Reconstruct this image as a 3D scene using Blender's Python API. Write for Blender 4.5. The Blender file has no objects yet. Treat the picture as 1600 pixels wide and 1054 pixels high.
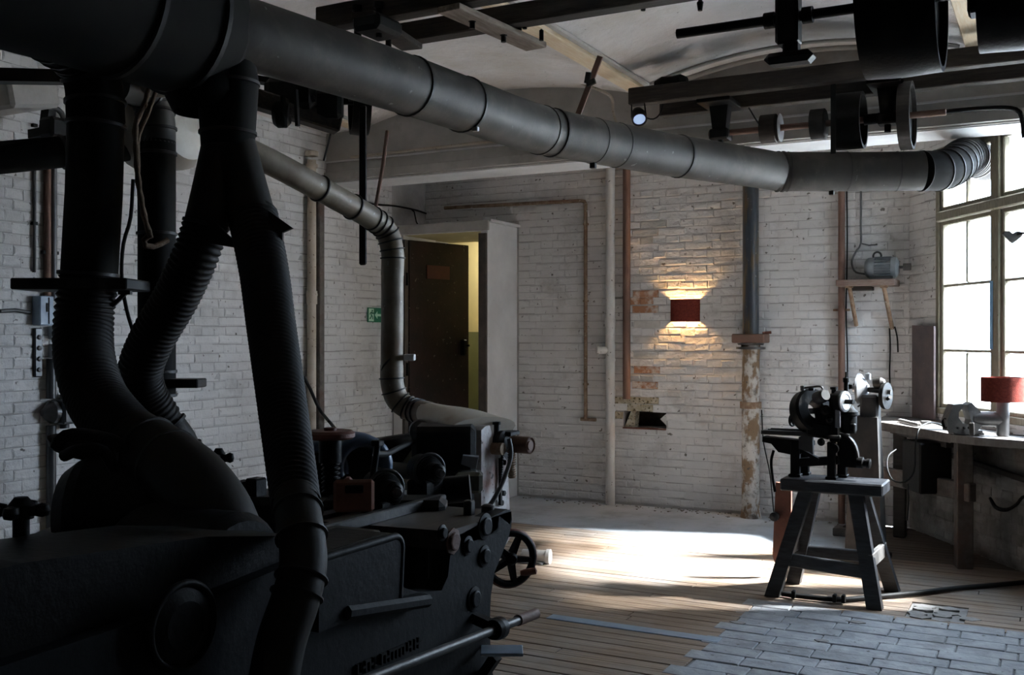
import bpy, math, random
from math import sin, cos, pi, radians, sqrt
from mathutils import Vector, Matrix
random.seed(7)
SC = bpy.context.scene
COL = SC.collection
V = Vector

# ------------------------------------------------------------ camera, sky, sun, exposure
FPX, CX, CY, EYE = 1602.0, 800.0, 527.0, 1.5
YAW = math.atan(850 / FPX)
cam_d = bpy.data.cameras.new('camera'); cam = bpy.data.objects.new('camera', cam_d); COL.objects.link(cam)
cam.location = (0, 0, EYE); cam.rotation_euler = (pi / 2, 0, YAW)
cam_d.sensor_width = 36; cam_d.lens = 36 * FPX / 1600; cam_d.clip_start = .05
SC.camera = cam
vs = SC.view_settings
vs.view_transform = 'Standard'; vs.look = 'None'; vs.gamma = 1; vs.use_curve_mapping = False
vs.exposure = 0.38
world = bpy.data.worlds.new('overcast_sky'); SC.world = world; world.use_nodes = True
bg = world.node_tree.nodes['Background']
bg.inputs[0].default_value = (.68, .82, 1.0, 1); bg.inputs[1].default_value = 20
sun_d = bpy.data.lights.new('sun', 'SUN'); sun_d.energy = 90; sun_d.angle = radians(8.5); sun_d.color = (1, 1, 1)
sun = bpy.data.objects.new('sun', sun_d); COL.objects.link(sun)
SUN_TRAVEL = V((-.925, -.38, -.98)).normalized()
sun.rotation_euler = SUN_TRAVEL.to_track_quat('-Z', 'Y').to_euler()

# ------------------------------------------------------------ camera geometry helpers
Fw = V((-sin(YAW), cos(YAW), 0)); Rt = V((cos(YAW), sin(YAW), 0))
O = V((0, 0, EYE))
def rd(px, py): return Fw + Rt * ((px - CX) / FPX) + V((0, 0, -(py - CY) / FPX))
def at(px, py, d): return O + rd(px, py) * d
def onX(px, py, X): r = rd(px, py); return O + r * (X / r.x)
def onY(px, py, Y): r = rd(px, py); return O + r * (Y / r.y)
def onZ(px, py, z): r = rd(px, py); return O + r * ((z - EYE) / r.z)
W0 = V((-1.02, 8.62, 0)); WD = V((.546, -.842, 0)).normalized(); WN = V((-.842, -.546, 0)).normalized()  # window wall, WN into the room
def onW(px, py, off=0):
    r = rd(px, py); n = WN; p0 = W0 + WN * off
    return O + r * ((p0 - O).dot(n) / r.dot(n))
def wp(s, z, off=0): p = W0 + WD * s + WN * off; return V((p.x, p.y, z))
BACK, LEFT = 8.62, -5.55

# ------------------------------------------------------------ materials
MATS = {}
def mat(name, c1, c2=None, scale=6, rough=.6, metal=0, bump=.0, bscale=40, lo=.35, hi=.65, stretch=None, rnd=0,
        spot=None, spot_scale=30, spot_t=.68, emit=None, estr=0, spec=.5, detail=6, stain=None, stain_scale=1.2, stain_lo=.5, stain_hi=.75, bdist=.01):
    m = bpy.data.materials.new(name); m.use_nodes = True; nt = m.node_tree; N = nt.nodes; L = nt.links
    b = N['Principled BSDF']
    b.inputs['Roughness'].default_value = rough; b.inputs['Metallic'].default_value = metal
    b.inputs['Specular IOR Level'].default_value = spec
    geo = N.new('ShaderNodeNewGeometry'); pos = geo.outputs['Position']
    if stretch:
        mp = N.new('ShaderNodeMapping'); mp.inputs['Scale'].default_value = stretch
        L.new(pos, mp.inputs['Vector']); spos = mp.outputs[0]
        if rnd:
            oi = N.new('ShaderNodeObjectInfo'); mu = N.new('ShaderNodeVectorMath'); mu.operation = 'SCALE'
            mu.inputs[0].default_value = (37, 11, 5); L.new(oi.outputs['Random'], mu.inputs['Scale'])
            ad = N.new('ShaderNodeVectorMath'); L.new(spos, ad.inputs[0]); L.new(mu.outputs[0], ad.inputs[1]); spos = ad.outputs[0]
    else: spos = pos
    def noise(sc, src, det=detail, r=.6):
        n = N.new('ShaderNodeTexNoise'); n.inputs['Scale'].default_value = sc; n.inputs['Detail'].default_value = det
        n.inputs['Roughness'].default_value = r; L.new(src, n.inputs['Vector']); return n.outputs[0]
    def ramp(src, a, z_):
        mr = N.new('ShaderNodeMapRange'); mr.inputs[1].default_value = a; mr.inputs[2].default_value = z_
        L.new(src, mr.inputs[0]); return mr.outputs[0]
    def mix(fac, a, c):
        mx = N.new('ShaderNodeMix'); mx.data_type = 'RGBA'; L.new(fac, mx.inputs[0])
        if isinstance(a, tuple): mx.inputs[6].default_value = (*a, 1)
        else: L.new(a, mx.inputs[6])
        if isinstance(c, tuple): mx.inputs[7].default_value = (*c, 1)
        else: L.new(c, mx.inputs[7])
        return mx.outputs[2]
    if c2:
        out = mix(ramp(noise(scale, spos), lo, hi), c1, c2)
        if stain: out = mix(ramp(noise(stain_scale, pos, 8, .65), stain_lo, stain_hi), out, stain)
        if spot: out = mix(ramp(noise(spot_scale, pos, 4, .5), spot_t, spot_t + .04), out, spot)
        if rnd:
            oi = N.new('ShaderNodeObjectInfo'); hs = N.new('ShaderNodeHueSaturation')
            mr = N.new('ShaderNodeMapRange'); mr.inputs[3].default_value = 1 - rnd; mr.inputs[4].default_value = 1 + rnd
            L.new(oi.outputs['Random'], mr.inputs[0]); L.new(mr.outputs[0], hs.inputs['Value']); L.new(out, hs.inputs['Color']); out = hs.outputs[0]
        L.new(out, b.inputs['Base Color'])
    else: b.inputs['Base Color'].default_value = (*c1, 1)
    if bump:
        bp = N.new('ShaderNodeBump'); bp.inputs['Strength'].default_value = bump; bp.inputs['Distance'].default_value = bdist
        L.new(noise(bscale, spos if stretch else pos, 8, .6), bp.inputs['Height']); L.new(bp.outputs[0], b.inputs['Normal'])
    if emit:
        b.inputs['Emission Color'].default_value = (*emit, 1); b.inputs['Emission Strength'].default_value = estr
    MATS[name] = m; return m
mat('white_brick', (.69, .68, .67), (.60, .59, .58), 2.2, .75, bump=.9, bscale=18, rnd=.05, stain=(.40, .385, .37), stain_scale=2.4, stain_lo=.54, stain_hi=.76, spot=(.17, .155, .14), spot_scale=24, spot_t=.67, bdist=.016)
mat('grey_brick', (.40, .385, .36), (.55, .53, .50), 6, .8, bump=.6, bscale=30, rnd=.08)
mat('orange_brick', (.40, .19, .10), (.60, .52, .45), 10, .85, bump=.6, bscale=40, rnd=.1, lo=.45, hi=.58)
mat('mould_plaster', (.33, .27, .17), (.50, .45, .36), 20, .9, bump=.7, bscale=50, spot=(.10, .08, .04), spot_scale=50, spot_t=.58)
mat('plaster', (.80, .77, .75), (.66, .63, .61), 1.4, .85, bump=.8, bscale=9, spot=(.3, .27, .23), spot_scale=34, spot_t=.71, stain=(.60, .54, .47), stain_scale=1.3, stain_lo=.5, stain_hi=.75, bdist=.02)
mat('beam_paint', (.50, .48, .45), (.38, .36, .33), 3, .8, bump=.3, bscale=18, stain=(.25, .23, .20), stain_scale=2.5, stain_lo=.55, stain_hi=.85)
mat('white_paint', (.70, .70, .70), (.58, .58, .58), 3, .7, bump=.2, bscale=20, spot=(.2, .19, .18), spot_scale=40, spot_t=.72)
mat('dark_wall', (.05, .047, .044), (.035, .033, .03), 2, .9)
mat('joist_wood', (.66, .50, .31), (.74, .63, .48), 5, .75, stretch=(20, 1.5, 20), bump=.2, bscale=4)
mat('plank', (.125, .078, .05), (.33, .245, .175), 3.0, .6, stretch=(.8, 26, 8), lo=.3, hi=.7, rnd=.13, bump=.6, bscale=3.5, stain=(.27, .255, .24), stain_scale=1.0, stain_lo=.46, stain_hi=.74, bdist=.006)
mat('concrete', (.33, .365, .40), (.42, .445, .47), 1.6, .75, bump=.25, bscale=30, stain=(.22, .23, .235), stain_scale=2.6, stain_lo=.48, stain_hi=.75, spot=(.15, .13, .11), spot_scale=18, spot_t=.69)
mat('paver', (.22, .235, .255), (.35, .36, .375), 8, .65, rnd=.12, bump=.8, bscale=16, stain=(.15, .15, .152), stain_scale=4.5, stain_lo=.5, stain_hi=.72, spot=(.09, .085, .08), spot_scale=26, spot_t=.66)
mat('rubble', (.30, .29, .28), (.20, .19, .18), 12, .85, rnd=.15, bump=.8, bscale=30)
mat('paver_bed', (.15, .15, .15), (.24, .235, .23), 20, .95)
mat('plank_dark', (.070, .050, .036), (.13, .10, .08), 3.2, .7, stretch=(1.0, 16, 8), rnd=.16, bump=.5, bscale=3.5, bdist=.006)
mat('shaded_brick', (.17, .16, .145), (.32, .31, .29), 3.0, .85, bump=.8, bscale=20, rnd=.10, stain=(.05, .045, .04), stain_scale=2.2, stain_lo=.45, stain_hi=.7)  # stained brick, with the shade below the bench put into its colour
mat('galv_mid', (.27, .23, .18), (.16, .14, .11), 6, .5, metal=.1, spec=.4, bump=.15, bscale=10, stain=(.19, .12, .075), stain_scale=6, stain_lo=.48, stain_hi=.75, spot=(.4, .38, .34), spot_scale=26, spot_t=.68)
mat('joint_paint', (.50, .49, .48), (.33, .32, .31), 3, .85, bump=.6, bscale=30)
mat('white_rust', (.52, .50, .49), (.26, .12, .085), 7, .7, bump=.4, bscale=30, lo=.45, hi=.7, spot=(.10, .07, .06), spot_scale=30, spot_t=.66)
mat('gap_dirt', (.06, .05, .04), (.10, .085, .07), 20, .95)
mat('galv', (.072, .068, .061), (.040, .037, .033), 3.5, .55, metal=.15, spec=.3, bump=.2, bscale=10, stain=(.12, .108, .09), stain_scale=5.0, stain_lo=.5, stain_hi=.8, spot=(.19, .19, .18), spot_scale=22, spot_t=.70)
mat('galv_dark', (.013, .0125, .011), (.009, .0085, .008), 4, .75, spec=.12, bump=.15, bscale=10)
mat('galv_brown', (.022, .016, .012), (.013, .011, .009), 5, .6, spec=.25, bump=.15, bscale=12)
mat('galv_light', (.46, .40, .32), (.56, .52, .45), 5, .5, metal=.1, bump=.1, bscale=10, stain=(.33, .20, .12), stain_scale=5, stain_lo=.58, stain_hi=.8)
mat('hose', (.013, .010, .0078), (.0085, .007, .0056), 6, .6, spec=.2, bump=.1, bscale=20)
mat('clamp', (.014, .013, .012), (.022, .02, .018), 12, .5, metal=.2)
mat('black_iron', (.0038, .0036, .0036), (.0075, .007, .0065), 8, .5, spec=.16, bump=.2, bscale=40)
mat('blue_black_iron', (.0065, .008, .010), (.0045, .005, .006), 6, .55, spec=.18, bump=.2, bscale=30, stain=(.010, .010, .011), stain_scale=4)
mat('grey_iron', (.05, .05, .052), (.085, .083, .08), 10, .4, metal=.4, bump=.15, bscale=40)
mat('bright_steel', (.35, .36, .38), (.48, .49, .51), 14, .35, metal=.7, bump=.08, bscale=50)
mat('worn_steel', (.09, .085, .08), (.045, .04, .037), 10, .45, metal=.3, bump=.15, bscale=40)
mat('machine_table', (.075, .06, .05), (.04, .035, .03), 8, .45, metal=.3, stretch=(6, 1, 6), bump=.1, bscale=10)
mat('blue_enamel', (.08, .13, .22), (.06, .095, .16), 8, .35, bump=.1, bscale=30)
mat('motor_grey', (.13, .145, .155), (.20, .215, .225), 12, .45, metal=.2, bump=.15, bscale=40)
mat('rust_pipe', (.15, .08, .06), (.19, .11, .08), 10, .7, bump=.3, bscale=50, stain=(.09, .055, .04), stain_scale=5)
mat('rusty_iron', (.17, .09, .05), (.30, .22, .15), 22, .8, bump=.5, bscale=60, spot=(.42, .38, .32), spot_scale=30, spot_t=.66)
mat('rust_red', (.20, .07, .045), (.13, .05, .035), 8, .6, bump=.3, bscale=40)
mat('peeling_white', (.60, .585, .56), (.50, .48, .45), 5, .7, bump=.4, bscale=40, spot=(.12, .10, .09), spot_scale=32, spot_t=.66)
mat('cream_pipe', (.52, .46, .38), (.42, .35, .27), 6, .65, bump=.3, bscale=40, spot=(.12, .08, .05), spot_scale=40, spot_t=.66)
mat('column_rust', (.50, .48, .45), (.20, .13, .075), 13, .8, stretch=(1, 1, .55), bump=.7, bscale=30, lo=.46, hi=.56, stain=(.09, .075, .06), stain_scale=6, stain_lo=.55, stain_hi=.66, spot=(.08, .07, .06), spot_scale=40, spot_t=.64)
mat('column_black', (.03, .037, .048), (.10, .07, .03), 5, .35, stretch=(6, 6, .6), bump=.3, bscale=16, lo=.5, hi=.62, spot=(.4, .4, .4), spot_scale=34, spot_t=.70)
mat('dark_wood', (.018, .015, .013), (.032, .027, .023), 5, .6, stretch=(2, 10, 10), bump=.3, bscale=5)
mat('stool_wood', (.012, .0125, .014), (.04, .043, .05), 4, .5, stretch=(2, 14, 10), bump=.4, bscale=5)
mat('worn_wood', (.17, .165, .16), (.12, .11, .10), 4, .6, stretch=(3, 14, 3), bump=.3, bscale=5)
mat('bench_wood', (.055, .047, .04), (.11, .098, .085), 5, .6, stretch=(4, 4, 4), bump=.3, bscale=8, stain=(.10, .045, .03), stain_scale=3)
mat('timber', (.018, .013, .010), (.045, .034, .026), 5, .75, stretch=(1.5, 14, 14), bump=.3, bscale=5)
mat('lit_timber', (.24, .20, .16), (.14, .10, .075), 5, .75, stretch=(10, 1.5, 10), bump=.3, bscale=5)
mat('shelf_wood', (.14, .085, .065), (.22, .17, .14), 6, .6, stretch=(2, 10, 10), bump=.3, bscale=5)
mat('door_metal', (.012, .009, .008), (.032, .014, .012), 5, .5, spec=.3, bump=.2, bscale=20, spot=(.13, .11, .10), spot_scale=26, spot_t=.67)
mat('door_frame_dark', (.05, .04, .035), (.09, .075, .06), 12, .7, bump=.3, bscale=30)
mat('sign_red', (.12, .028, .022), (.09, .025, .02), 10, .6)
mat('yellow_wall', (.50, .43, .22), (.46, .40, .21), 4, .8, bump=.1, bscale=20)
mat('green_wall', (.13, .14, .06), (.11, .12, .05), 4, .7, bump=.1, bscale=20)
mat('red_fabric', (.11, .022, .017), (.17, .036, .026), 60, .9, spec=.1, bump=.4, bscale=200)
mat('steel_tube', (.10, .10, .105), (.14, .14, .145), 10, .4, metal=.5)
mat('window_wood', (.17, .155, .11), (.25, .225, .17), 10, .7, stretch=(8, 8, 1.5), bump=.3, bscale=20, spot=(.1, .08, .05), spot_scale=30, spot_t=.68)
mat('blue_tape', (.15, .32, .55), (.22, .40, .62), 8, .5)
mat('rust_plate', (.14, .095, .09), (.075, .06, .06), 5, .45, metal=.3, bump=.2, bscale=20, spot=(.35, .32, .3), spot_scale=22, spot_t=.70)
mat('copper_plate', (.30, .13, .08), (.20, .09, .06), 9, .45, metal=.4, bump=.2, bscale=20)
mat('shiny_plate', (.30, .30, .26), (.12, .11, .09), 9, .25, metal=.8, bump=.2, bscale=20)
mat('cable_black', (.006, .006, .006), (.010, .010, .010), 8, .6, spec=.2)
mat('cable_grey', (.11, .11, .11), (.08, .08, .08), 8, .5)
mat('rope', (.12, .075, .045), (.08, .05, .03), 60, .9, bump=.6, bscale=90)
mat('sign_green', (.0, .16, .085), (.0, .14, .07), 8, .4)
mat('sign_white', (.55, .80, .62), (.5, .75, .58), 8, .4)
mat('panel_blue_grey', (.25, .33, .42), (.18, .24, .32), 10, .4)
mat('switch_white', (.52, .55, .56), (.42, .45, .46), 10, .4)
mat('bakelite', (.025, .027, .03), (.05, .052, .055), 10, .3)
mat('outside_ground', (.45, .45, .44), (.38, .38, .37), .6, .9)
mat('blocker_wall', (.42, .36, .31), (.34, .30, .27), 1, .9)
mat('bulb', (1, .8, .5), emit=(1, .58, .22), estr=1000)
mat('led', (.6, .75, 1), emit=(.45, .62, 1), estr=.35)
m = bpy.data.materials.new('glass'); m.use_nodes = True; nt = m.node_tree; nt.nodes.clear()
tr = nt.nodes.new('ShaderNodeBsdfTransparent'); gl = nt.nodes.new('ShaderNodeBsdfGlossy'); gl.inputs['Roughness'].default_value = .05
tr.inputs[0].default_value = (.93, .95, .96, 1)
lw = nt.nodes.new('ShaderNodeMath'); lw.operation = 'MULTIPLY_ADD'; fc = nt.nodes.new('ShaderNodeLayerWeight'); pw = nt.nodes.new('ShaderNodeMath'); pw.operation = 'POWER'; pw.inputs[1].default_value = 5; nt.links.new(fc.outputs['Facing'], pw.inputs[0]); nt.links.new(pw.outputs[0], lw.inputs[0]); lw.inputs[1].default_value = .3; lw.inputs[2].default_value = .03
mx = nt.nodes.new('ShaderNodeMixShader'); ou = nt.nodes.new('ShaderNodeOutputMaterial')
nt.links.new(lw.outputs[0], mx.inputs[0]); nt.links.new(tr.outputs[0], mx.inputs[1]); nt.links.new(gl.outputs[0], mx.inputs[2]); nt.links.new(mx.outputs[0], ou.inputs[0])
MATS['glass'] = m

# ------------------------------------------------------------ mesh builder
WM = {}
def spline(pts, step):
    pts = [V(p) for p in pts]
    if len(pts) < 3:
        out = []; n = max(1, int((pts[1] - pts[0]).length / step))
        return [pts[0].lerp(pts[1], i / n) for i in range(n + 1)]
    P = [2 * pts[0] - pts[1]] + pts + [2 * pts[-1] - pts[-2]]
    dense = []
    for i in range(1, len(P) - 2):
        a, b, c, d = P[i - 1], P[i], P[i + 1], P[i + 2]
        for k in range(20):
            t = k / 20
            dense.append(.5 * ((2 * b) + (c - a) * t + (2 * a - 5 * b + 4 * c - d) * t * t + (3 * b - a - 3 * c + d) * t ** 3))
    dense.append(pts[-1])
    cum = [0]
    for i in range(1, len(dense)): cum.append(cum[-1] + (dense[i] - dense[i - 1]).length)
    n = max(2, int(cum[-1] / step)); out = []; j = 0
    for i in range(n + 1):
        s = cum[-1] * i / n
        while j < len(cum) - 2 and cum[j + 1] < s: j += 1
        seg = cum[j + 1] - cum[j]
        out.append(dense[j].lerp(dense[j + 1], (s - cum[j]) / seg if seg else 0))
    return out
class MB:
    def __init__(s): s.v = []; s.f = []; s.sm = []
    def add(s, vs_, fs, smooth=False):
        o = len(s.v); s.v += [tuple(x) for x in vs_]
        for f in fs: s.f.append([i + o for i in f]); s.sm.append(smooth)
        return s
    def box(s, c, sz, rot=None, bev=0):
        c = V(c); hx, hy, hz = sz[0] / 2, sz[1] / 2, sz[2] / 2
        if bev:
            b = min(bev, hx * .9, hy * .9, hz * .9); vs_ = []; 
            import itertools
            idx = {}
            for sx in (-1, 1):
                for sy in (-1, 1):
                    for sz_ in (-1, 1):
                        for ax in range(3):
                            p = [sx * (hx - b), sy * (hy - b), sz_ * (hz - b)]
                            p[ax] = (sx * hx, sy * hy, sz_ * hz)[ax]
                            idx[(sx, sy, sz_, ax)] = len(vs_); vs_.append(V(p))
            fs = []
            def q(ks): fs.append([idx[k] for k in ks])
            for sg in (-1, 1):
                r = [(-1, -1), (1, -1), (1, 1), (-1, 1)]
                q([(sg, a, b_, 0) for a, b_ in r]); q([(a, sg, b_, 1) for a, b_ in r]); q([(a, b_, sg, 2) for a, b_ in r])
            for a in (-1, 1):
                for b_ in (-1, 1):
                    q([(a, b_, -1, 0), (a, b_, 1, 0), (a, b_, 1, 1), (a, b_, -1, 1)])
                    q([(a, -1, b_, 0), (a, 1, b_, 0), (a, 1, b_, 2), (a, -1, b_, 2)])
                    q([(-1, a, b_, 1), (1, a, b_, 1), (1, a, b_, 2), (-1, a, b_, 2)])
                    for c_ in (-1, 1): fs.append([idx[(a, b_, c_, k)] for k in range(3)])
            # fix winding outward
            f2 = []
            for f in fs:
                pts = [vs_[i] for i in f]; cen = sum(pts, V()) / len(pts); n = (pts[1] - pts[0]).cross(pts[2] - pts[1])
                f2.append(f if n.dot(cen) > 0 else f[::-1])
            fs = f2
        else:
            vs_ = [V((x, y, z)) for x in (-hx, hx) for y in (-hy, hy) for z in (-hz, hz)]
            fs = [(0, 1, 3, 2), (4, 6, 7, 5), (0, 4, 5, 1), (2, 3, 7, 6), (0, 2, 6, 4), (1, 5, 7, 3)]
        if rot is not None: vs_ = [rot @ v for v in vs_]
        return s.add([v + c for v in vs_], fs)
    def bar(s, p0, p1, w, h, up=(0, 0, 1), w1=None, h1=None, bev=0):
        p0, p1, up = V(p0), V(p1), V(up); d = (p1 - p0).normalized()
        if abs(d.dot(up)) > .98: up = V((0, 1, 0))
        sx = d.cross(up).normalized(); sz = sx.cross(d)
        if bev:
            rot = Matrix((sx, d, sz)).transposed(); return s.box((p0 + p1) / 2, (w, (p1 - p0).length, h), rot, bev)
        w1 = w if w1 is None else w1; h1 = h if h1 is None else h1; vs_ = []
        for p, a, b in ((p0, w, h), (p1, w1, h1)):
            vs_ += [p - sx * a / 2 - sz * b / 2, p + sx * a / 2 - sz * b / 2, p + sx * a / 2 + sz * b / 2, p - sx * a / 2 + sz * b / 2]
        return s.add(vs_, [(0, 1, 2, 3), (4, 7, 6, 5), (0, 4, 5, 1), (1, 5, 6, 2), (2, 6, 7, 3), (3, 7, 4, 0)])
    def tube(s, pts, r, n=16, caps=True):
        pts = [V(p) for p in pts]; m_ = len(pts); rs = r if isinstance(r, (list, tuple)) else [r] * m_
        t0 = (pts[1] - pts[0]).normalized(); a = V((0, 0, 1)) if abs(t0.z) < .9 else V((1, 0, 0))
        u = t0.cross(a).normalized(); vs_ = []
        for i, p in enumerate(pts):
            t = (pts[min(i + 1, m_ - 1)] - pts[max(i - 1, 0)]).normalized()
            u = (u - t * u.dot(t)).normalized(); w = t.cross(u)
            for k in range(n):
                an = 2 * pi * k / n; vs_.append(p + (u * cos(an) + w * sin(an)) * rs[i])
        fs = [(i * n + k, i * n + (k + 1) % n, (i + 1) * n + (k + 1) % n, (i + 1) * n + k) for i in range(m_ - 1) for k in range(n)]
        s.add(vs_, fs, True)
        if caps:
            s.add([vs_[k] for k in range(n)], [tuple(range(n))[::-1]]); s.add([vs_[(m_ - 1) * n + k] for k in range(n)], [tuple(range(n))])
        return s
    def lathe(s, c, ax, prof, n=20, smooth=True):
        # prof: (radius, height along axis), each step with its own edge
        c, ax = V(c), V(ax).normalized(); a = V((0, 0, 1)) if abs(ax.z) < .9 else V((1, 0, 0))
        u = ax.cross(a).normalized(); w = ax.cross(u)
        for (r0, h0), (r1, h1) in zip(prof[:-1], prof[1:]):
            vs_ = [c + ax * h + (u * cos(2 * pi * k / n) + w * sin(2 * pi * k / n)) * max(r, 1e-4) for r, h in ((r0, h0), (r1, h1)) for k in range(n)]
            s.add(vs_, [(k, (k + 1) % n, n + (k + 1) % n, n + k) for k in range(n)], smooth)
        return s
    def cyl(s, p0, p1, r, n=16, r1=None):
        p0, p1 = V(p0), V(p1); r1 = r if r1 is None else r1; h = (p1 - p0).length
        return s.lathe(p0, p1 - p0, [(0, 0), (r, 0), (r1, h), (0, h)], n)
    def torus(s, c, ax, R, r, n=28, m_=8):
        c, ax = V(c), V(ax).normalized(); a = V((0, 0, 1)) if abs(ax.z) < .9 else V((1, 0, 0))
        u = ax.cross(a).normalized(); w = ax.cross(u); vs_ = []
        for i in range(n):
            d = u * cos(2 * pi * i / n) + w * sin(2 * pi * i / n)
            for k in range(m_):
                an = 2 * pi * k / m_; vs_.append(c + d * (R + r * cos(an)) + ax * (r * sin(an)))
        return s.add(vs_, [(i * m_ + k, ((i + 1) % n) * m_ + k, ((i + 1) % n) * m_ + (k + 1) % m_, i * m_ + (k + 1) % m_) for i in range(n) for k in range(m_)], True)
    def prism(s, poly, ex):
        poly = [V(p) for p in poly]; n = len(poly); ex = V(ex)
        s.add(poly + [p + ex for p in poly], [tuple(range(n))[::-1], tuple(range(n, 2 * n))] + [(i, (i + 1) % n, n + (i + 1) % n, n + i) for i in range(n)])
        return s
    def build(s, name, mt, parent=None, kind=None, label=None):
        me = bpy.data.meshes.new(name); me.from_pydata(s.v, [], s.f); me.polygons.foreach_set('use_smooth', s.sm)
        me.materials.append(MATS[mt] if isinstance(mt, str) else mt)
        import bmesh
        if len(s.f) < 20000:
            bm = bmesh.new(); bm.from_mesh(me); bmesh.ops.remove_doubles(bm, verts=bm.verts, dist=1e-5) if False else None
            bmesh.ops.recalc_face_normals(bm, faces=bm.faces); bm.to_mesh(me); bm.free()
        o = bpy.data.objects.new(name, me); COL.objects.link(o)
        if parent:
            o.parent = parent; w = WM.get(parent.name, Matrix.Identity(4)); me.transform(w.inverted()); WM[o.name] = w
        else: WM[o.name] = Matrix.Identity(4)
        if kind: o['kind'] = kind
        if label: o['label'] = label
        return o
def thing(name, label, cat, loc=(0, 0, 0), rz=0, group=None, kind=None):
    o = bpy.data.objects.new(name, None); COL.objects.link(o); o.empty_display_size = .1
    o.location = loc; o.rotation_euler = (0, 0, rz); o['label'] = label; o['category'] = cat
    if group: o['group'] = group
    if kind: o['kind'] = kind
    WM[o.name] = Matrix.Translation(V(loc)) @ Matrix.Rotation(rz, 4, 'Z'); return o
def tag(o, label, cat, group=None):
    o['label'] = label; o['category'] = cat
    if group: o['group'] = group
    return o
def copy_tree(o, parent=None):
    c = o.copy(); COL.objects.link(c); c.parent = parent
    for ch in list(o.children): copy_tree(ch, c)
    return c
def wheel(parent, c, ax, R, rim=.012, spokes=5, hub=.03, m='black_iron', handle=True, curved=0, hl=.08):
    c, ax = V(c), V(ax).normalized(); MB().torus(c, ax, R, rim).build('rim', m, parent)
    a = V((0, 0, 1)) if abs(ax.z) < .9 else V((1, 0, 0)); u = ax.cross(a).normalized(); w = ax.cross(u)
    for k in range(spokes):
        an = 2 * pi * k / spokes + .5; d = u * cos(an) + w * sin(an)
        MB().bar(c + d * hub * .6, c + d * (R - rim * .3), rim * 1.5, rim * 2.2, ax, rim * 1.1, rim * 1.5).build('spoke', m, parent)
    MB().lathe(c - ax * .02, ax, [(0, 0), (hub, 0), (hub, .035), (hub * .6, .045), (0, .045)]).build('hub', m, parent)
    if handle:
        d = u * cos(2.2) + w * sin(2.2); MB().lathe(c + d * R, ax, [(0, 0), (rim * .7, 0), (rim * 1.3, .03), (rim, hl), (0, hl)], 12).build('handle', m, parent)
def pulley(parent, c, ax, R, wd, m='black_iron', spokes=4, t=.012):
    c, ax = V(c), V(ax).normalized()
    MB().lathe(c - ax * wd / 2, ax, [(R - t, 0), (R, 0), (R + .004, wd / 2), (R, wd), (R - t, wd), (R - t, 0)], 36).build('pulley_rim', m, parent)
    a = V((0, 0, 1)) if abs(ax.z) < .9 else V((1, 0, 0)); u = ax.cross(a).normalized(); w = ax.cross(u)
    for k in range(spokes):
        d = u * cos(2 * pi * k / spokes + .6) + w * sin(2 * pi * k / spokes + .6)
        MB().bar(c, c + d * (R - t * .5), .03, min(wd * .5, .04), ax, .02, .02).build('spoke', m, parent)
    MB().cyl(c - ax * (wd / 2 + .01), c + ax * (wd / 2 + .01), .035).build('hub', m, parent)
# ============================================================ STRUCTURE
def rect_cells(u0, u1, z0, z1, holes):
    us = sorted({u0, u1, *[h[0] for h in holes], *[h[1] for h in holes]}); zs = sorted({z0, z1, *[h[2] for h in holes], *[h[3] for h in holes]})
    us = [u for u in us if u0 <= u <= u1]; zs = [z for z in zs if z0 <= z <= z1]; out = []
    for a, b in zip(us[:-1], us[1:]):
        for c, d in zip(zs[:-1], zs[1:]):
            mu, mz = (a + b) / 2, (c + d) / 2
            if not any(h[0] < mu < h[1] and h[2] < mz < h[3] for h in holes): out.append((a, b, c, d))
    return out
def slab(name, o, ud, n, u0, u1, z0, z1, holes, thick, mt):
    """wall slab whose room face passes through o; n points into the room"""
    mb = MB(); o, ud, n = V(o), V(ud), V(n)
    for a, b, c, d in rect_cells(u0, u1, z0, z1, holes):
        p = [o + ud * uu - n * nn + V((0, 0, zz)) for nn in (0, thick) for uu, zz in ((a, c), (b, c), (b, d), (a, d))]
        mb.add(p, [(0, 1, 2, 3), (4, 7, 6, 5), (0, 4, 5, 1), (2, 6, 7, 3), (0, 3, 7, 4), (1, 2, 6, 5)])
    w = mb.build(name, mt, None, 'structure'); return w
def brick_geo(L, H, rng, D=.006):
    j = lambda a: rng.uniform(-a, a); c = .013
    f = D + j(.0035)
    base = [(-L / 2, 0, -H / 2), (L / 2, 0, -H / 2), (L / 2, 0, H / 2), (-L / 2, 0, H / 2)]
    mid = [(x + j(.002), -.004, z + j(.002)) for x, _, z in base]
    fr = [((abs(x) - c * .55 - abs(j(.003))) * (1 if x > 0 else -1), -f + j(.003), (abs(z) - c * .75 - abs(j(.005))) * (1 if z > 0 else -1)) for x, _, z in base]
    v = base + mid + fr
    fs = [(8, 9, 10, 11)] + [(i, (i + 1) % 4, 4 + (i + 1) % 4, 4 + i) for i in range(4)] + [(4 + i, 4 + (i + 1) % 4, 8 + (i + 1) % 4, 8 + i) for i in range(4)]
    return v, fs
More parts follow.
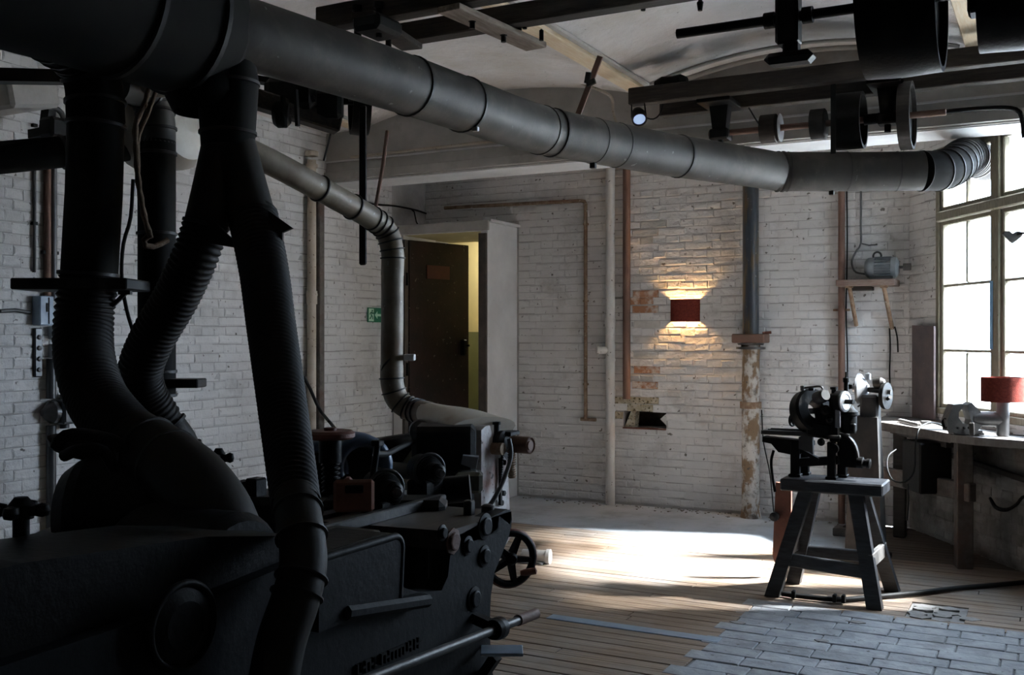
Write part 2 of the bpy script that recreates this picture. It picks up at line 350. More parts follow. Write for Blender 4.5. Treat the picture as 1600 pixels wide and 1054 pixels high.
def bricks(wall, o, ud, n, u0, u1, z0, z1, holes, seed, limit=300, cs=.068, special=None, view=None):
    """courses of painted bricks standing proud of the slab; the largest in view are single objects"""
    rng = random.Random(seed); o, ud, n = V(o), V(ud), V(n)
    ang = math.atan2(ud.y, ud.x)
    # local axes: x = ud, y = -n, z up must be right handed
    flip = ud.cross(V((0, 0, 1))).dot(n) < 0     # need x cross z = -y = n
    vars_ = {}
    for L in (.243, .121):
        vars_[L] = []
        for k in range(7):
            v, fs = brick_geo(L, cs - .007, rng); me = bpy.data.meshes.new('brick'); me.from_pydata(v, [], fs)
            me.polygons.foreach_set('use_smooth', [False] * len(fs)); me.materials.append(MATS['white_brick']); vars_[L].append((me, v, fs))
    cand = []; stuff = MB(); row = 0; z = z0
    while z < z1 - .01:
        L0 = .245 if row % 2 else .123
        off = (0 if row % 2 else .061) + rng.uniform(-.01, .01); u = u0 - off
        zc = z + cs / 2
        while u < u1:
            a, b = max(u, u0), min(u + L0, u1); segs = [(a, b)]
            for h in holes:
                if h[2] < zc < h[3]:
                    ns = []
                    for a_, b_ in segs:
                        if b_ <= h[0] or a_ >= h[1]: ns.append((a_, b_)); continue
                        if a_ < h[0]: ns.append((a_, h[0]))
                        if b_ > h[1]: ns.append((h[1], b_))
                    segs = ns
            for a_, b_ in segs:
                if b_ - a_ < .03: continue
                full = abs(b_ - a_ - L0) < 1e-4
                c = o + ud * ((a_ + b_) / 2) + V((0, 0, zc + rng.uniform(-.004, .004)))
                sp = special(c) if special else None
                d = c - O; dep = d.dot(Fw); px = CX + FPX * d.dot(Rt) / max(dep, .1); py = CY - FPX * d.z / max(dep, .1)
                vis = full and dep > 0 and 0 < px < 1600 and 0 < py < 1054 and (view is None or view(px, py))
                cand.append((1e9 if sp and vis else ((L0 / .245) ** .5 / dep if vis else -1), len(cand), c, b_ - a_, L0, sp, vis))
            u += L0
        z += cs; row += 1
    cand.sort(key=lambda t: (-t[0], t[1]))
    R = Matrix.Rotation(ang, 4, 'Z'); nb = 0; st = {}
    wmat = WM[wall.name]
    for sc_, _, c, L, L0, sp, vis in cand:
        key = .243 if L0 > .2 else .121
        if vis and nb < limit:
            me = rng.choice(vars_[key])[0]
            ob = bpy.data.objects.new('brick', me); COL.objects.link(ob); ob.parent = wall
            ob.location = c; ob.rotation_euler = (rng.uniform(-.006, .006), rng.uniform(-.018, .018), ang + rng.uniform(-.008, .008))
            if flip: ob.rotation_euler.z += pi
            if sp:
                ob.data = me.copy(); ob.data.materials.clear(); ob.data.materials.append(MATS[sp])
            nb += 1
        else:
            v, fs = brick_geo(L - .002, cs - .007, rng)
            A = ang + (pi if flip else 0); mm = Matrix.Rotation(A, 3, 'Z')
            st.setdefault(sp or 'white_brick', MB()).add([mm @ V(p) + c for p in v], fs)
    for k, mb in st.items(): mb.build('brick_courses', k, wall, 'stuff')

H = 3.75
def clip_outside(ob, off=-.155):
    import bmesh
    bm = bmesh.new(); bm.from_mesh(ob.data); p = W0 + WN * off - ob.location
    bmesh.ops.bisect_plane(bm, geom=bm.verts[:] + bm.edges[:] + bm.faces[:], plane_co=p, plane_no=-WN, clear_outer=True)
    ed = [e for e in bm.edges if len(e.link_faces) == 1 and all(abs((v.co - p).dot(WN)) < 1e-3 for v in e.verts)]
    if ed: bmesh.ops.holes_fill(bm, edges=ed, sides=0)
    bm.to_mesh(ob.data); bm.free(); return ob
def xwall(y): return -1.02 + (8.62 - y) * .546 / .842
# floor: dirt bed, then boards, concrete and pavers as pieces
fl = MB(); fl.box((-.2, 3.4, -.11), (11.5, 10.6, .16)); floor = fl.build('floor', 'gap_dirt', None, 'structure')
rng = random.Random(3)
def board(x0, x1, y0, y1, z1=0.0, mt='plank'):
    x1 = min(x1, xwall(y1) + .05)
    if x1 - x0 < .1: return
    g = .0026; c = ((x0 + x1) / 2, (y0 + y1) / 2, z1 - .0125 + rng.uniform(-.0025, .0005)); mb = MB()
    mb.box((0, 0, 0), (x1 - x0 - 2 * g, y1 - y0 - 2 * g - rng.uniform(0, .002), .025), bev=.002)
    o = mb.build('floorboard', mt, floor); o.location = c; o.rotation_euler = (rng.uniform(-.003, .003), 0, rng.uniform(-.0006, .0006)); return o
PW = .0865; y = 7.35
while y > 1.9:
    x0 = LEFT + .02
    if y > 5.84: xe = 1.3
    else: xe = -1.5
    cuts = [x0]; c = x0 + rng.uniform(1.2, 3.8)
    while c < xe - .5: cuts.append(c); c += rng.uniform(3.0, 4.6)
    cuts.append(xe)
    for a, b in zip(cuts[:-1], cuts[1:]):
        segs = [(a, b)]
        # steel strip let into the floor, rubble patch
        if abs(y - PW / 2 - 4.95) <= PW / 2:
            strip_y = y - PW / 2
            segs = [(p, q) for p, q in ((a, min(b, -2.41)), (max(a, -1.47), b)) if q - p > .05]
        if 5.84 < y - PW / 2 < 6.22:
            ns = []
            for p, q in segs:
                for r_, t_ in ((p, min(q, -.72)), (max(p, -.43), q)):
                    if t_ - r_ > .05: ns.append((r_, t_))
            segs = ns
        for p, q in segs:
            xd = xwall(y) - .85
            if False:
                if p < xd - .3: board(p, xd, y - PW, y); board(xd, q, y - PW, y, mt='plank_dark')
                else: board(p, q, y - PW, y, mt='plank_dark')
            else: board(p, q, y - PW, y)
    y -= PW
clip_outside(floor); clip_outside(MB().box((-.5, .15, -.02), (9.9, 3.5, .03)).build('floor_boards', 'plank', floor))
y = 8.6
while y > 7.36: board(-1.25, 1.0, y - PW, y, mt='plank_dark'); y -= PW  # darker boards, shade under the bench put into their colour
# right hand boards beside the pavers
y = 5.84
while y > 2.6:
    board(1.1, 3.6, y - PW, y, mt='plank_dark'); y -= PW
clip_outside(MB().box((-3.4, 8.0, -.018), (4.3, 1.3, .036)).build('concrete_strip', 'concrete', floor), 0)
s_ = MB(); s_.box((0, 0, 0), (.94, PW - .002, .012), bev=.002); o = s_.build('steel_strip', 'panel_blue_grey', floor, label='grey steel strip let into the floorboards'); o.location = (-1.94, strip_y, -.004)
# pavers, running bond along X
pm = []
for k in range(8):
    mb = MB(); mb.box((0, 0, 0), (.264 + random.uniform(-.003, .002), .130 + random.uniform(-.003, .002), .03), bev=.004); me = bpy.data.meshes.new('paver'); me.from_pydata(mb.v, [], mb.f); me.materials.append(MATS['paver']); pm.append(me)
clip_outside(MB().box((-.2, 4.6, -.02), (2.6, 2.45, .022)).build('paver_bed', 'paver_bed', floor), 0)
y = 5.775; r = 0
while y > 3.35:
    x = -1.365 + (0 if r % 2 else -.066) + rng.uniform(-.01, .01)
    if r % 2: pass
    while x < .95:
        if x < xwall(y) - .1:
            ob = bpy.data.objects.new('paver', rng.choice(pm)); COL.objects.link(ob); ob.parent = floor
            ob.location = (x, y, -.0145 + rng.uniform(-.003, .0025)); ob.rotation_euler = (rng.uniform(-.008, .008), rng.uniform(-.008, .008), rng.uniform(-.01, .01))
        x += .268
    y -= .134; r += 1
# rubble patch near the stool
MB().box((-.575, 6.03, -.02), (.29, .38, .022)).build('mortar_bed', 'rubble', floor)
for k in range(11):
    x, y_ = -.66 + .125 * (k % 3) + rng.uniform(-.01, .01), 5.89 + .085 * (k // 3); n_ = rng.randint(5, 7)
    poly = [(x + .062 * cos(2 * pi * i / n_ + k) * rng.uniform(.75, 1.05), y_ + .045 * sin(2 * pi * i / n_ + k) * rng.uniform(.8, 1.1), -.03) for i in range(n_)]
    MB().prism(poly, (rng.uniform(-.004, .004), 0, .03 + rng.uniform(-.008, .006))).build('stone', 'rubble', floor)
for (x, y_) in ((-1.02, 5.2), (-.45, 4.85), (-.93, 5.62), (-1.47, 5.32)):
    n_ = 6; poly = [(x + .05 * cos(2 * pi * i / n_) * rng.uniform(.6, 1.1), y_ + .03 * sin(2 * pi * i / n_) * rng.uniform(.7, 1.1), -.01) for i in range(n_)]
    MB().prism(poly, (0, 0, .014)).build('stone', 'rubble', floor)

# back wall with door passage opening and the small niche
niche = (onY(974, 668, BACK).x, onY(1041, 668, BACK).x, onY(1041, 670, BACK).z, onY(1041, 643, BACK).z)
door_h = (-5.5, -4.575, 0, 2.5)
holesB = [door_h, niche]
oB = V((0, BACK, 0))
wall_back = slab('wall_back', oB, (1, 0, 0), (0, -1, 0), LEFT - .2, -1.0, 0, H, holesB, .35, 'joint_paint')
pa = [onY(px, py, BACK) for px, py in ((1000, 456), (996, 470), (994, 488), (996, 575), (1000, 600), (985, 655))]
pm_ = [onY(px, py, BACK) for px, py in ((975, 625), (990, 633), (1000, 638), (972, 645), (985, 628), (1005, 627))]
pg = [onY(px, py, BACK) for px, py in ((995, 440), (1005, 510), (1000, 530), (1010, 380), (1005, 365), (1020, 350), (1000, 585), (995, 550), (1025, 440))]
def spec(c):
    for q in pa:
        if abs(c.x - q.x) < .10 and abs(c.z - q.z) < .034: return 'orange_brick'
    for q in pm_:
        if abs(c.x - q.x) < .08 and abs(c.z - q.z) < .034: return 'mould_plaster'
    for q in pg:
        if abs(c.x - q.x) < .12 and abs(c.z - q.z) < .034: return 'grey_brick'
    return None
bricks(wall_back, oB, (1, 0, 0), (0, -1, 0), LEFT, -1.02, .02, 3.3, [(-5.6, -4.50, 0, 2.58), niche], 5, special=spec, view=lambda x, y: y > 300 and x > 805)
# niche lining
nx0, nx1, nz0, nz1 = niche
MB().box(((nx0 + nx1) / 2, BACK + .30, (nz0 + nz1) / 2), (nx1 - nx0 + .02, .04, nz1 - nz0 + .02)).build('niche_back', 'gap_dirt', wall_back)
MB().prism([(nx0 + .005, BACK + .02, nz0), (nx0 + .1, BACK + .02, nz0), (nx0 + .11, BACK + .02, nz1), (nx0 + .07, BACK + .02, nz1)], (0, .1, 0)).build('broken_brick', 'mould_plaster', wall_back)
MB().prism([(nx1 + .003, BACK + .0, nz0 + .03), (nx1 + .003, BACK, nz1 - .015), (nx1 - .055, BACK, (nz0 + nz1) / 2 + .01)], (0, .02, 0)).build('broken_glass', 'peeling_white', wall_back)
MB().box(((nx0 + nx1) / 2, BACK + .01, nz0 - .004), (nx1 - nx0, .06, .012)).build('niche_sill', 'rust_red', wall_back)
# left wall
oL = V((LEFT, 0, 0))
wall_left = slab('wall_left', oL, (0, 1, 0), (1, 0, 0), -1.9, BACK + .3, 0, H, [], .3, 'joint_paint')
bricks(wall_left, oL, (0, 1, 0), (1, 0, 0), 3.55, 8.03, .02, 3.3, [], 6, special=None, view=lambda x, y: (y < 800 and 0 < x < 600))
# window wall
WZ0, WZ1 = .94, 2.90; WS0, WS1 = .44, 2.05; W2 = (2.12, 3.0)
holesW = [(WS0, WS1, WZ0, WZ1), (W2[0], W2[1], WZ0, WZ1)]
wall_right = slab('wall_right', W0, WD, WN, -.3, 12.2, -.15, H, holesW, .16, 'joint_paint')
bricks(wall_right, W0, WD, WN, 0.0, 2.9, .02, 3.2, holesW, 8, limit=140, view=lambda x, y: x > 1380, special=lambda c: 'shaded_brick' if c.z < .84 else None)
pp_ = [wp(0, 0, .002), wp(6, 0, .002)]; MB().prism([pp_[0], pp_[1], pp_[1] + V((0, 0, .86)), pp_[0] + V((0, 0, .86))], -WN * .004).build('bench_shade_sheet', 'shaded_brick', wall_right)  # thin dark sheet that paints shade on the wall below the bench
slab('wall_front', (0, -1.7, 0), (1, 0, 0), (0, 1, 0), LEFT - .2, 6, 0, H, [], .2, 'dark_wall')
# ceiling: shallow vaults between joists
ZS = 3.27; joists = [-5.15, -2.62, -.42, 1.78, 3.98, 6.2]
cb = MB()
def vault(x0, x1, rise=.16, n=16):
    prof = []
    for i in range(n + 1):
        t = i / n; prof.append((x0 + (x1 - x0) * t, ZS + rise * (1 - (2 * t - 1) ** 2)))
    poly = [(x, -1.9, z) for x, z in prof] + [(x1, -1.9, H), (x0, -1.9, H)]
    n2 = len(poly); vs_ = poly + [(x, BACK + .3, z) for x, _, z in poly]
    cb.add(vs_, [(i, (i + 1) % n2, n2 + (i + 1) % n2, n2 + i) for i in range(n)], True)
    cb.add(vs_, [(i, (i + 1) % n2, n2 + (i + 1) % n2, n2 + i) for i in range(n, n2)], False)
    cb.add(poly, [tuple(range(n2))[::-1]])
for a, b in zip(joists[:-1], joists[1:]): vault(a + .05, b - .05)
cb.box((-5.4, 3.4, 3.5), (.42, 10.6, .5))
for x in joists: cb.box((x, 3.4, 3.45), (.12, 10.6, .34))
ceiling = clip_outside(cb.build('ceiling', 'plaster', None, 'structure'))
for x in joists[:-1]:
    clip_outside(MB().box((x, 2.57, ZS - .015), (.125, 8.9, .03), bev=.004).build('joist', 'joist_wood', ceiling), 0)
    # narrow plaster roll beside every joist
    clip_outside(MB().box((x + .085, 2.57, ZS + .004), (.05, 8.9, .02), bev=.008).build('plaster_roll', 'beam_paint', ceiling), 0)
# cross beam under the vaults
cbm = MB(); cbm.box((-2.7, 7.24, 3.2), (5.7, .40, .74)); beam = clip_outside(cbm.build('trim_beam', 'beam_paint', None, 'structure'), -.05)
clip_outside(MB().box((-2.7, 7.025, 2.875), (5.7, .03, .07), bev=.004).build('beam_flange', 'beam_paint', beam), 0)
clip_outside(MB().box((-2.7, 7.03, 3.0), (5.7, .02, .012)).build('beam_flange', 'white_paint', beam), 0)
clip_outside(MB().box((-2.7, 7.24, 2.828), (5.7, .36, .01)).build('beam_soffit', 'white_paint', beam), 0)  # paler underside, bounce light from the floor put into its colour
# arched plaster rib where the right vault meets the beam
for yy, rr in ((6.98, .02), (6.80, .012)):
    a, b = joists[1] + .1, joists[2] - .1
    MB().tube([(a + (b - a) * i / 20, yy, ZS - .0 + .15 * (1 - (2 * i / 20 - 1) ** 2)) for i in range(21)], rr, 8).build('plaster_rib', 'beam_paint', ceiling)
# outside: ground, and an unseen slab added to block the sun
g = MB().box((8, 8, -.6), (90, 90, .2)).build('outside_ground', 'outside_ground', None, 'structure')
sd = V((.925, .38, 0)).normalized()
c0 = W0 + WD * 2.12 + sd * 5.5
nb = MB().bar((c0.x, c0.y, 3.2), tuple(c0 + WD * 9 + V((0, 0, 3.2))), .3, 13).build('sun_blocker', 'blocker_wall', None, 'structure')

# ---- portal and passage
XJ0, XJ1, PY, PT = -5.42, -4.60, 8.05, 2.44
pr = MB()
pr.box((-4.555, (PY + BACK) / 2, 1.27), (.07, BACK - PY, 2.54)); pr.box((-5.485, (PY + BACK) / 2, 1.27), (.11, BACK - PY, 2.54)); pr.box((-5.035, (PY + BACK) / 2 - .003, 2.50), (.96, BACK - PY, .075))
portal = pr.build('trim_portal', 'white_paint', None, 'structure')
MB().box((-5.03, PY - .012, 2.51), (1.06, .03, .09), bev=.006).build('portal_head', 'beam_paint', portal)
MB().box((-4.51, (PY + BACK) / 2, 2.555), (.06, BACK - PY + .02, .02)).build('portal_cap', 'white_paint', portal)
MB().box((-4.563, PY - .008, 1.22), (.078, .03, 2.44)).build('door_jamb', 'door_frame_dark', portal)
MB().box((-5.42, PY + .03, 1.2), (.03, .08, 2.44)).build('door_jamb', 'door_frame_dark', portal)
ps = MB(); ps.box((-4.48, 10.0, 2.05), (.12, 2.06, .98)); ps.box((-5.6, 10.0, 2.05), (.12, 2.06, .98)); ps.box((-5.0, 11.0, 2.05), (1.2, .1, .98)); ps.box((-5.03, 10.03, 2.56), (1.3, 2.1, .05)); ps.box((-5.03, 8.5, 2.47), (.84, .85, .02))
passage = ps.build('wall_passage', 'yellow_wall', None, 'structure')
pg_ = MB(); pg_.box((-4.48, 10.0, .78), (.12, 2.06, 1.56)); pg_.box((-5.6, 10.0, .78), (.12, 2.06, 1.56)); pg_.box((-5.0, 11.0, .78), (1.2, .1, 1.56))
pg_.build('painted_dado', 'green_wall', passage)
MB().box((-5.03, 10.0, -.02), (1.3, 2.2, .04)).build('passage_floor', 'concrete', passage)
pl = bpy.data.lights.new('passage_fill', 'POINT'); pl.energy = 19; pl.color = (1, .93, .78); pl.shadow_soft_size = .08  # fill light added to brighten the passage, no fitting there
po = bpy.data.objects.new('passage_fill', pl); COL.objects.link(po); po.location = (-4.95, 10.0, 2.4)
# door leaf, hinged left, opened into the passage
hd = V((-5.41, PY + .05, 0)); dv = V((.20, .76, 0)).normalized(); dn = V((dv.y, -dv.x, 0))
door = thing('door_1', 'dark brown speckled metal door standing half open in the white portal', 'door', hd, 0); door['kind'] = 'structure'
MB().bar(hd + V((0, 0, 1.215)), hd + dv * .79 + V((0, 0, 1.215)), .04, 2.41, bev=.004).build('door_leaf', 'door_metal', door)
a = hd + dn * .023
MB().bar(a + dv * .22 + V((0, 0, 2.13)), a + dv * .52 + V((0, 0, 2.13)), .006, .13).build('door_sign', 'sign_red', door, label='small dull red sign plate')
MB().box(a + dv * .70 + V((0, 0, 1.40)), (.05, .09, .16), Matrix.Rotation(math.atan2(dv.y, dv.x), 3, 'Z'), bev=.01).build('lock_box', 'black_iron', door)
MB().tube([a + dv * .72 + dn * z_ + V((0, 0, 1.42)) for z_ in (.02, .07)] , .012, 8).build('handle', 'black_iron', door)
for z_ in (.35, 1.2, 2.05): MB().cyl(hd + V((.01, -.03, z_ - .06)), hd + V((.01, -.03, z_ + .06)), .014, 10).build('hinge', 'black_iron', door)

# ---- window 1 (seen) and window 2 (off frame, same make)
def window(nm, s0, s1, rows, wide_row=None):
    fw = .045; dn_ = .06
    def bar(a, za, b, zb, w, d=.06, off=-.02):
        p0, p1 = wp(a, za, off), wp(b, zb, off)
        up = WN if True else None
        return MB().bar(p0, p1, w, d, WN, bev=.006)
    f = MB()
    for (a, za, b, zb) in ((s0 + .02, WZ0, s0 + .02, WZ1), (s1 - .02, WZ0, s1 - .02, WZ1)): f.bar(wp(a, za, -.03), wp(b, zb, -.03), .05, .09, WN, bev=.006)
    f.bar(wp(s0, WZ0 + .02, -.03), wp(s1, WZ0 + .02, -.03), .05, .10, WN, bev=.006); f.bar(wp(s0, WZ1 - .02, -.03), wp(s1, WZ1 - .02, -.03), .05, .09, WN, bev=.006)
    w = f.build(nm, 'window_wood', None, 'structure')
    mc = (s0 + s1) / 2 if wide_row is None else 1.238
    bar(mc, WZ0 + .03, mc, WZ1 - .03, .10, .08).build('mullion', 'window_wood', w)
    MB().bar(wp(s0 + .04, 2.39, -.01), wp(s1 - .04, 2.39, -.01), .075, .10, WN, bev=.01).build('transom', 'window_wood', w)
    zs = [WZ0 + .045, 1.405, 1.88, 2.355]
    for a, b in ((s0 + .045, mc - .05), (mc + .05, s1 - .045)):
        # sash frame
        for q in (a + .018, b - .018):
            bar(q, zs[0], q, zs[-1], .034, .045).build('sash_stile', 'window_wood', w); bar(q, 2.43, q, WZ1 - .045, .034, .045).build('sash_stile', 'window_wood', w)
        for z_ in (zs[0] + .012, zs[-1] - .015, 2.445, WZ1 - .06): bar(a, z_, b, z_, .034, .045).build('sash_rail', 'window_wood', w)
        for z_ in zs[1:3]: bar(a + .03, z_, b - .03, z_, .022, .03).build('glazing_bar', 'window_wood', w)
        m_ = (a + b) / 2
        for k in range(3):
            z0_, z1_ = zs[k] + .012, zs[k + 1] - .012
            if k == 1 and wide_row is not None: segs = [(a + .03, b - .03)]
            else:
                segs = [(a + .03, m_ - .011), (m_ + .011, b - .03)]; bar(m_, z0_, m_, z1_, .022, .03).build('glazing_bar', 'window_wood', w)
            for p, q in segs: MB().bar(wp(p, (z0_ + z1_) / 2, -.022), wp(q, (z0_ + z1_) / 2, -.022), z1_ - z0_, .004, WN).build('pane', 'glass', w)
        bar(m_, 2.45, m_, WZ1 - .06, .022, .03).build('glazing_bar', 'window_wood', w)
        hole = wide_row is not None and a < 1
        for i_, (p, q) in enumerate(((a + .03, m_ - .011), (m_ + .011, b - .03))):
            if hole and i_ == 1: continue          # this pane was taken out for the duct
            MB().bar(wp(p, (2.45 + WZ1 - .06) / 2, -.022), wp(q, (2.45 + WZ1 - .06) / 2, -.022), WZ1 - .06 - 2.45, .004, WN).build('pane', 'glass', w)
    return w, mc
w1, mc = window('window_1', WS0, WS1, None, 1)
MB().bar(wp(mc - .035, 1.42, .022), wp(mc - .035, 1.88, .022), .035, .004, WN).build('blue_strip', 'blue_tape', w1, label='pale blue strip of tape on the mullion')
window('window_2', W2[0], W2[1], None)
# sky portals in the window openings
for a, b in ((WS0, WS1), W2):
    al = bpy.data.lights.new('sky_portal', 'AREA'); al.shape = 'RECTANGLE'; al.size = b - a; al.size_y = WZ1 - WZ0
    ao = bpy.data.objects.new('sky_portal', al); COL.objects.link(ao); ao.location = wp((a + b) / 2, (WZ0 + WZ1) / 2, -.17)
    ao.rotation_euler = WN.to_track_quat('-Z', 'Z').to_euler(); al.cycles.is_portal = True
# ============================================================ THINGS ON THE BACK WALL
def wallpipe(name, label, pts, r, m, cat='pipe', collars=(), n=14):
    t = thing(name, label, cat, pts[0]); MB().tube(pts, r, n).build('pipe_run', m, t)
    for c, ax, R, h in collars: MB().lathe(V(c) - V(ax) * h / 2, ax, [(r, 0), (R, 0), (R, h), (r, h)], n).build('collar', m, t)
    return t
def B(px, py, off=.05): return onY(px, py, BACK - off)
def vert(px, y0, y1, off=.05):
    a, b = B(px, y0, off), B(px, y1, off); return V((a.x, a.y, a.z)), V((a.x, a.y, b.z))
Z = V((0, 0, 1))
a, b = vert(953.5, 255, 787, .07); a.z = 3.2; b.z = 0
t = wallpipe('drain_pipe', 'thick white painted drain pipe on the back wall beside the rusty red pipe', [a, b], .042, 'peeling_white', collars=[(B(953.5, y_, .07) * 1, (0, 0, 1), .05, h) for y_, h in ((502, .05), (507, .02), (562, .025), (640, .02))])
p = B(953, 547, .07); MB().tube([p, p + V((-.05, -.03, 0)), p + V((-.10, -.06, 0))], .033, 14).build('branch_stub', 'peeling_white', t)
MB().lathe(p + V((-.085, -.05, 0)), (-.85, -.5, 0), [(0, 0), (.048, 0), (.048, .02), (.02, .03), (0, .03)]).build('branch_cap', 'peeling_white', t)
a, b = vert(979, 265, 623, .06); a.z = 3.2
wallpipe('rusty_pipe', 'rusty red square-cut downpipe ending just above the niche', [a, b], .034, 'rust_pipe')
# thin pipe that runs along the wall then down
y_ = BACK - .04; c1, c2 = B(915, 313, .04), B(917, 655, .04); x0 = LEFT + .25
pts = [V((x0, y_, c1.z + .02)), V((-4.5, y_, c1.z + .01)), V((c1.x - .05, y_, c1.z)), V((c1.x - .012, y_, c1.z - .008)), V((c1.x, y_, c1.z - .03)), V((c1.x, y_, c1.z - .5)), V((c1.x, y_, c2.z))]
t = thing('gas_pipe', 'thin rusty pipe running along the back wall and turning down beside the white drain pipe', 'pipe', pts[0])
pp = [pts[0], pts[1], pts[2], pts[3], pts[4], pts[5], pts[6]]
MB().tube(pp, .017, 10).build('pipe_run', 'rusty_iron', t)
MB().cyl(c2 + V((-.06, 0, 0)), c2 + V((.09, 0, 0)), .016, 10).build('tee_end', 'rusty_iron', t)
for z_ in (350, 470, 600): q = B(917, z_, .035); MB().box((c1.x, q.y, q.z), (.05, .03, .02), bev=.004).build('pipe_clip', 'rusty_iron', t)
# hot-work column: black upper pipe, brown flange block, rusty lower column
cx, cy = B(1173, 805, .13).x, BACK - .13
fz = onY(1173, 535, cy).z
t = thing('iron_column', 'iron column with black upper pipe, brown flange block and rust-streaked grey lower half', 'column', (cx, cy, 0))
MB().lathe((cx, cy, 0), Z, [(.0, 0), (.088, 0), (.078, .05), (.074, .09), (.072, fz - .12), (.078, fz - .04), (.078, fz)], 24).build('lower_column', 'column_rust', t)
MB().lathe((cx, cy, fz), Z, [(.066, 0), (.066, 3.3 - fz)], 24).build('upper_pipe', 'column_black', t)
MB().lathe((cx, cy, onY(1173, 631, cy).z - .035), Z, [(.07, 0), (.088, 0), (.088, .055), (.07, .055)], 24).build('collar', 'rusty_iron', t)
MB().box((cx, cy, fz + .035), (.27, .2, .075), bev=.008).build('flange_block', 'rust_pipe', t, label='rusty brown clamping block')
MB().lathe((cx, cy, fz - .055), Z, [(.05, 0), (.12, 0), (.12, .02), (.05, .02)], 24).build('flange_ring', 'grey_iron', t)
MB().lathe((cx, cy, fz - .02), Z, [(.05, 0), (.105, 0), (.11, .016), (.05, .016)], 24).build('flange_ring', 'grey_iron', t)
MB().cyl((cx + .10, cy, fz + .08), (cx + .17, cy, fz + .085), .012, 8).build('bolt', 'rust_red', t)
q = [B(1190, 640, .04), B(1193, 690, .04), B(1203, 740, .04), B(1209, 800, .04)]
MB().tube(spline(q, .04), .005, 6).build('loose_wire', 'cable_black', t)
# brown pipe on the right
a, b = vert(1315, 290, 860, .06); a.z = 2.95; b.z = 0
wallpipe('heating_pipe', 'straight rust-brown pipe passing behind the motor shelf', [a, b], .027, 'rust_pipe', collars=[(B(1315, 484, .06), (0, 0, 1), .034, .02)])
q = B(1315, 484, .03); tag(MB().box((q.x, q.y, q.z), (.13, .02, .018)).build('pipe_bracket', 'rusty_iron'), 'small rusty wall bracket clamping the brown pipe below the motor shelf', 'bracket')
a, b = vert(1323, 290, 640, .03); tag(MB().tube(spline([a, (a.x + .004, a.y, 2.2), (a.x - .005, a.y, 1.7), (a.x + .006, a.y, 1.3), b], .08), .006, 6).build('cable', 'cable_black'), 'thin black cable running down right beside the brown pipe', 'cable')
# wall lamp
LC = B(1071, 485, 0); R_ = .133; hz = .098
t = thing('wall_lamp', 'red-brown half drum wall lamp throwing warm light up and down the brick', 'lamp', (LC.x, BACK, LC.z))
mb = MB(); n = 24
for R0, fl_ in ((R_, 0), (R_ - .004, 1)):
    vs_ = [V((LC.x + R0 * cos(pi * i / n), BACK + .001 - R0 * .66 * sin(pi * i / n), LC.z + h)) for h in (-hz, hz) for i in range(n + 1)]
    mb.add(vs_, [(i, i + 1, n + 2 + i, n + 1 + i) for i in range(n)], True)
for h in (-hz, hz):
    vs_ = [V((LC.x + R0 * cos(pi * i / n), BACK + .001 - R0 * .66 * sin(pi * i / n), LC.z + h)) for R0 in (R_, R_ - .004) for i in range(n + 1)]
    mb.add(vs_, [(i, i + 1, n + 2 + i, n + 1 + i) for i in range(n)])
mb.build('lamp_shade', 'red_fabric', t)
MB().box((LC.x, BACK - .016, LC.z), (.09, .02, .12), bev=.004).build('back_plate', 'black_iron', t)
MB().lathe((LC.x, BACK - .055, LC.z - .03), Z, [(0, 0), (.010, .0), (.014, .02), (.014, .04), (.010, .058), (0, .062)], 12).build('bulb', 'bulb', t)

# motor shelf
SH = .30; zt = onY(1306, 441, BACK - SH).z
xl, xr = onY(1306, 441, BACK - SH).x, onY(1398, 440, BACK - SH).x
zt = onY(1350, 436, BACK - SH).z
t = thing('motor_shelf', 'rough brown wall shelf on two rusty diagonal struts', 'shelf', (xl, BACK, zt))
MB().box(((xl + xr) / 2, BACK - SH / 2 - .01, zt - .025), (xr - xl, SH, .05), bev=.005).build('board', 'shelf_wood', t)
for px, py, qx, qy in ((1327, 447, 1338, 508), (1381, 447, 1394, 513)):
    a, b = onY(px, py, BACK - .24), onY(qx, qy, BACK - .02); MB().cyl(a, b, .017, 10).build('strut', 'rusty_iron', t); MB().box(a + V((0, 0, .0)), (.05, .06, .025)).build('strut_foot', 'rusty_iron', t)
MB().box(((xl + xr) / 2 - .06, BACK - .12, zt - .065), (.18, .16, .03), bev=.004).build('batten', 'dark_wood', t)
# electric motor on it
my = BACK - .17; mz = onY(1378, 418, my).z; x0, x1 = onY(1352, 418, my).x, onY(1405, 418, my).x
t = thing('electric_motor', 'small grey finned electric motor with pinkish shaft pulley on the wall shelf', 'motor', (x0, my, zt))
r = mz - zt - .012; L_ = x1 - x0
MB().lathe((x0, my, mz), (1, 0, 0), [(0, 0), (r * .7, 0), (r * .95, .02), (r, .035), (r, .07), (r * .92, .075), (r * .92, L_ - .06), (r, L_ - .055), (r, L_ - .02), (r * .6, L_), (0, L_)], 28).build('housing', 'motor_grey', t)
for k in range(22):
    an = 2 * pi * k / 22; d = V((0, cos(an), sin(an)))
    MB().bar(V((x0 + .075, my, mz)) + d * r * .98, V((x1 - .058, my, mz)) + d * r * .98, .006, r * .16, d).build('cooling_fin', 'motor_grey', t)
MB().box(((x0 + x1) / 2, my, zt + .012), (L_ * .7, r * 1.7, .024), bev=.004).build('foot', 'grey_iron', t)
MB().cyl((x1 - .01, my, mz), (x1 + .08, my, mz), .012, 10).build('shaft', 'grey_iron', t)
MB().cyl((x1 + .03, my, mz), (x1 + .085, my, mz), .028, 16).build('shaft_pulley', 'worn_steel', t)
MB().torus((x0 + .09, my, mz + r + .012), (0, 1, 0), .03, .008, 18, 6).build('lifting_eye', 'grey_iron', t)
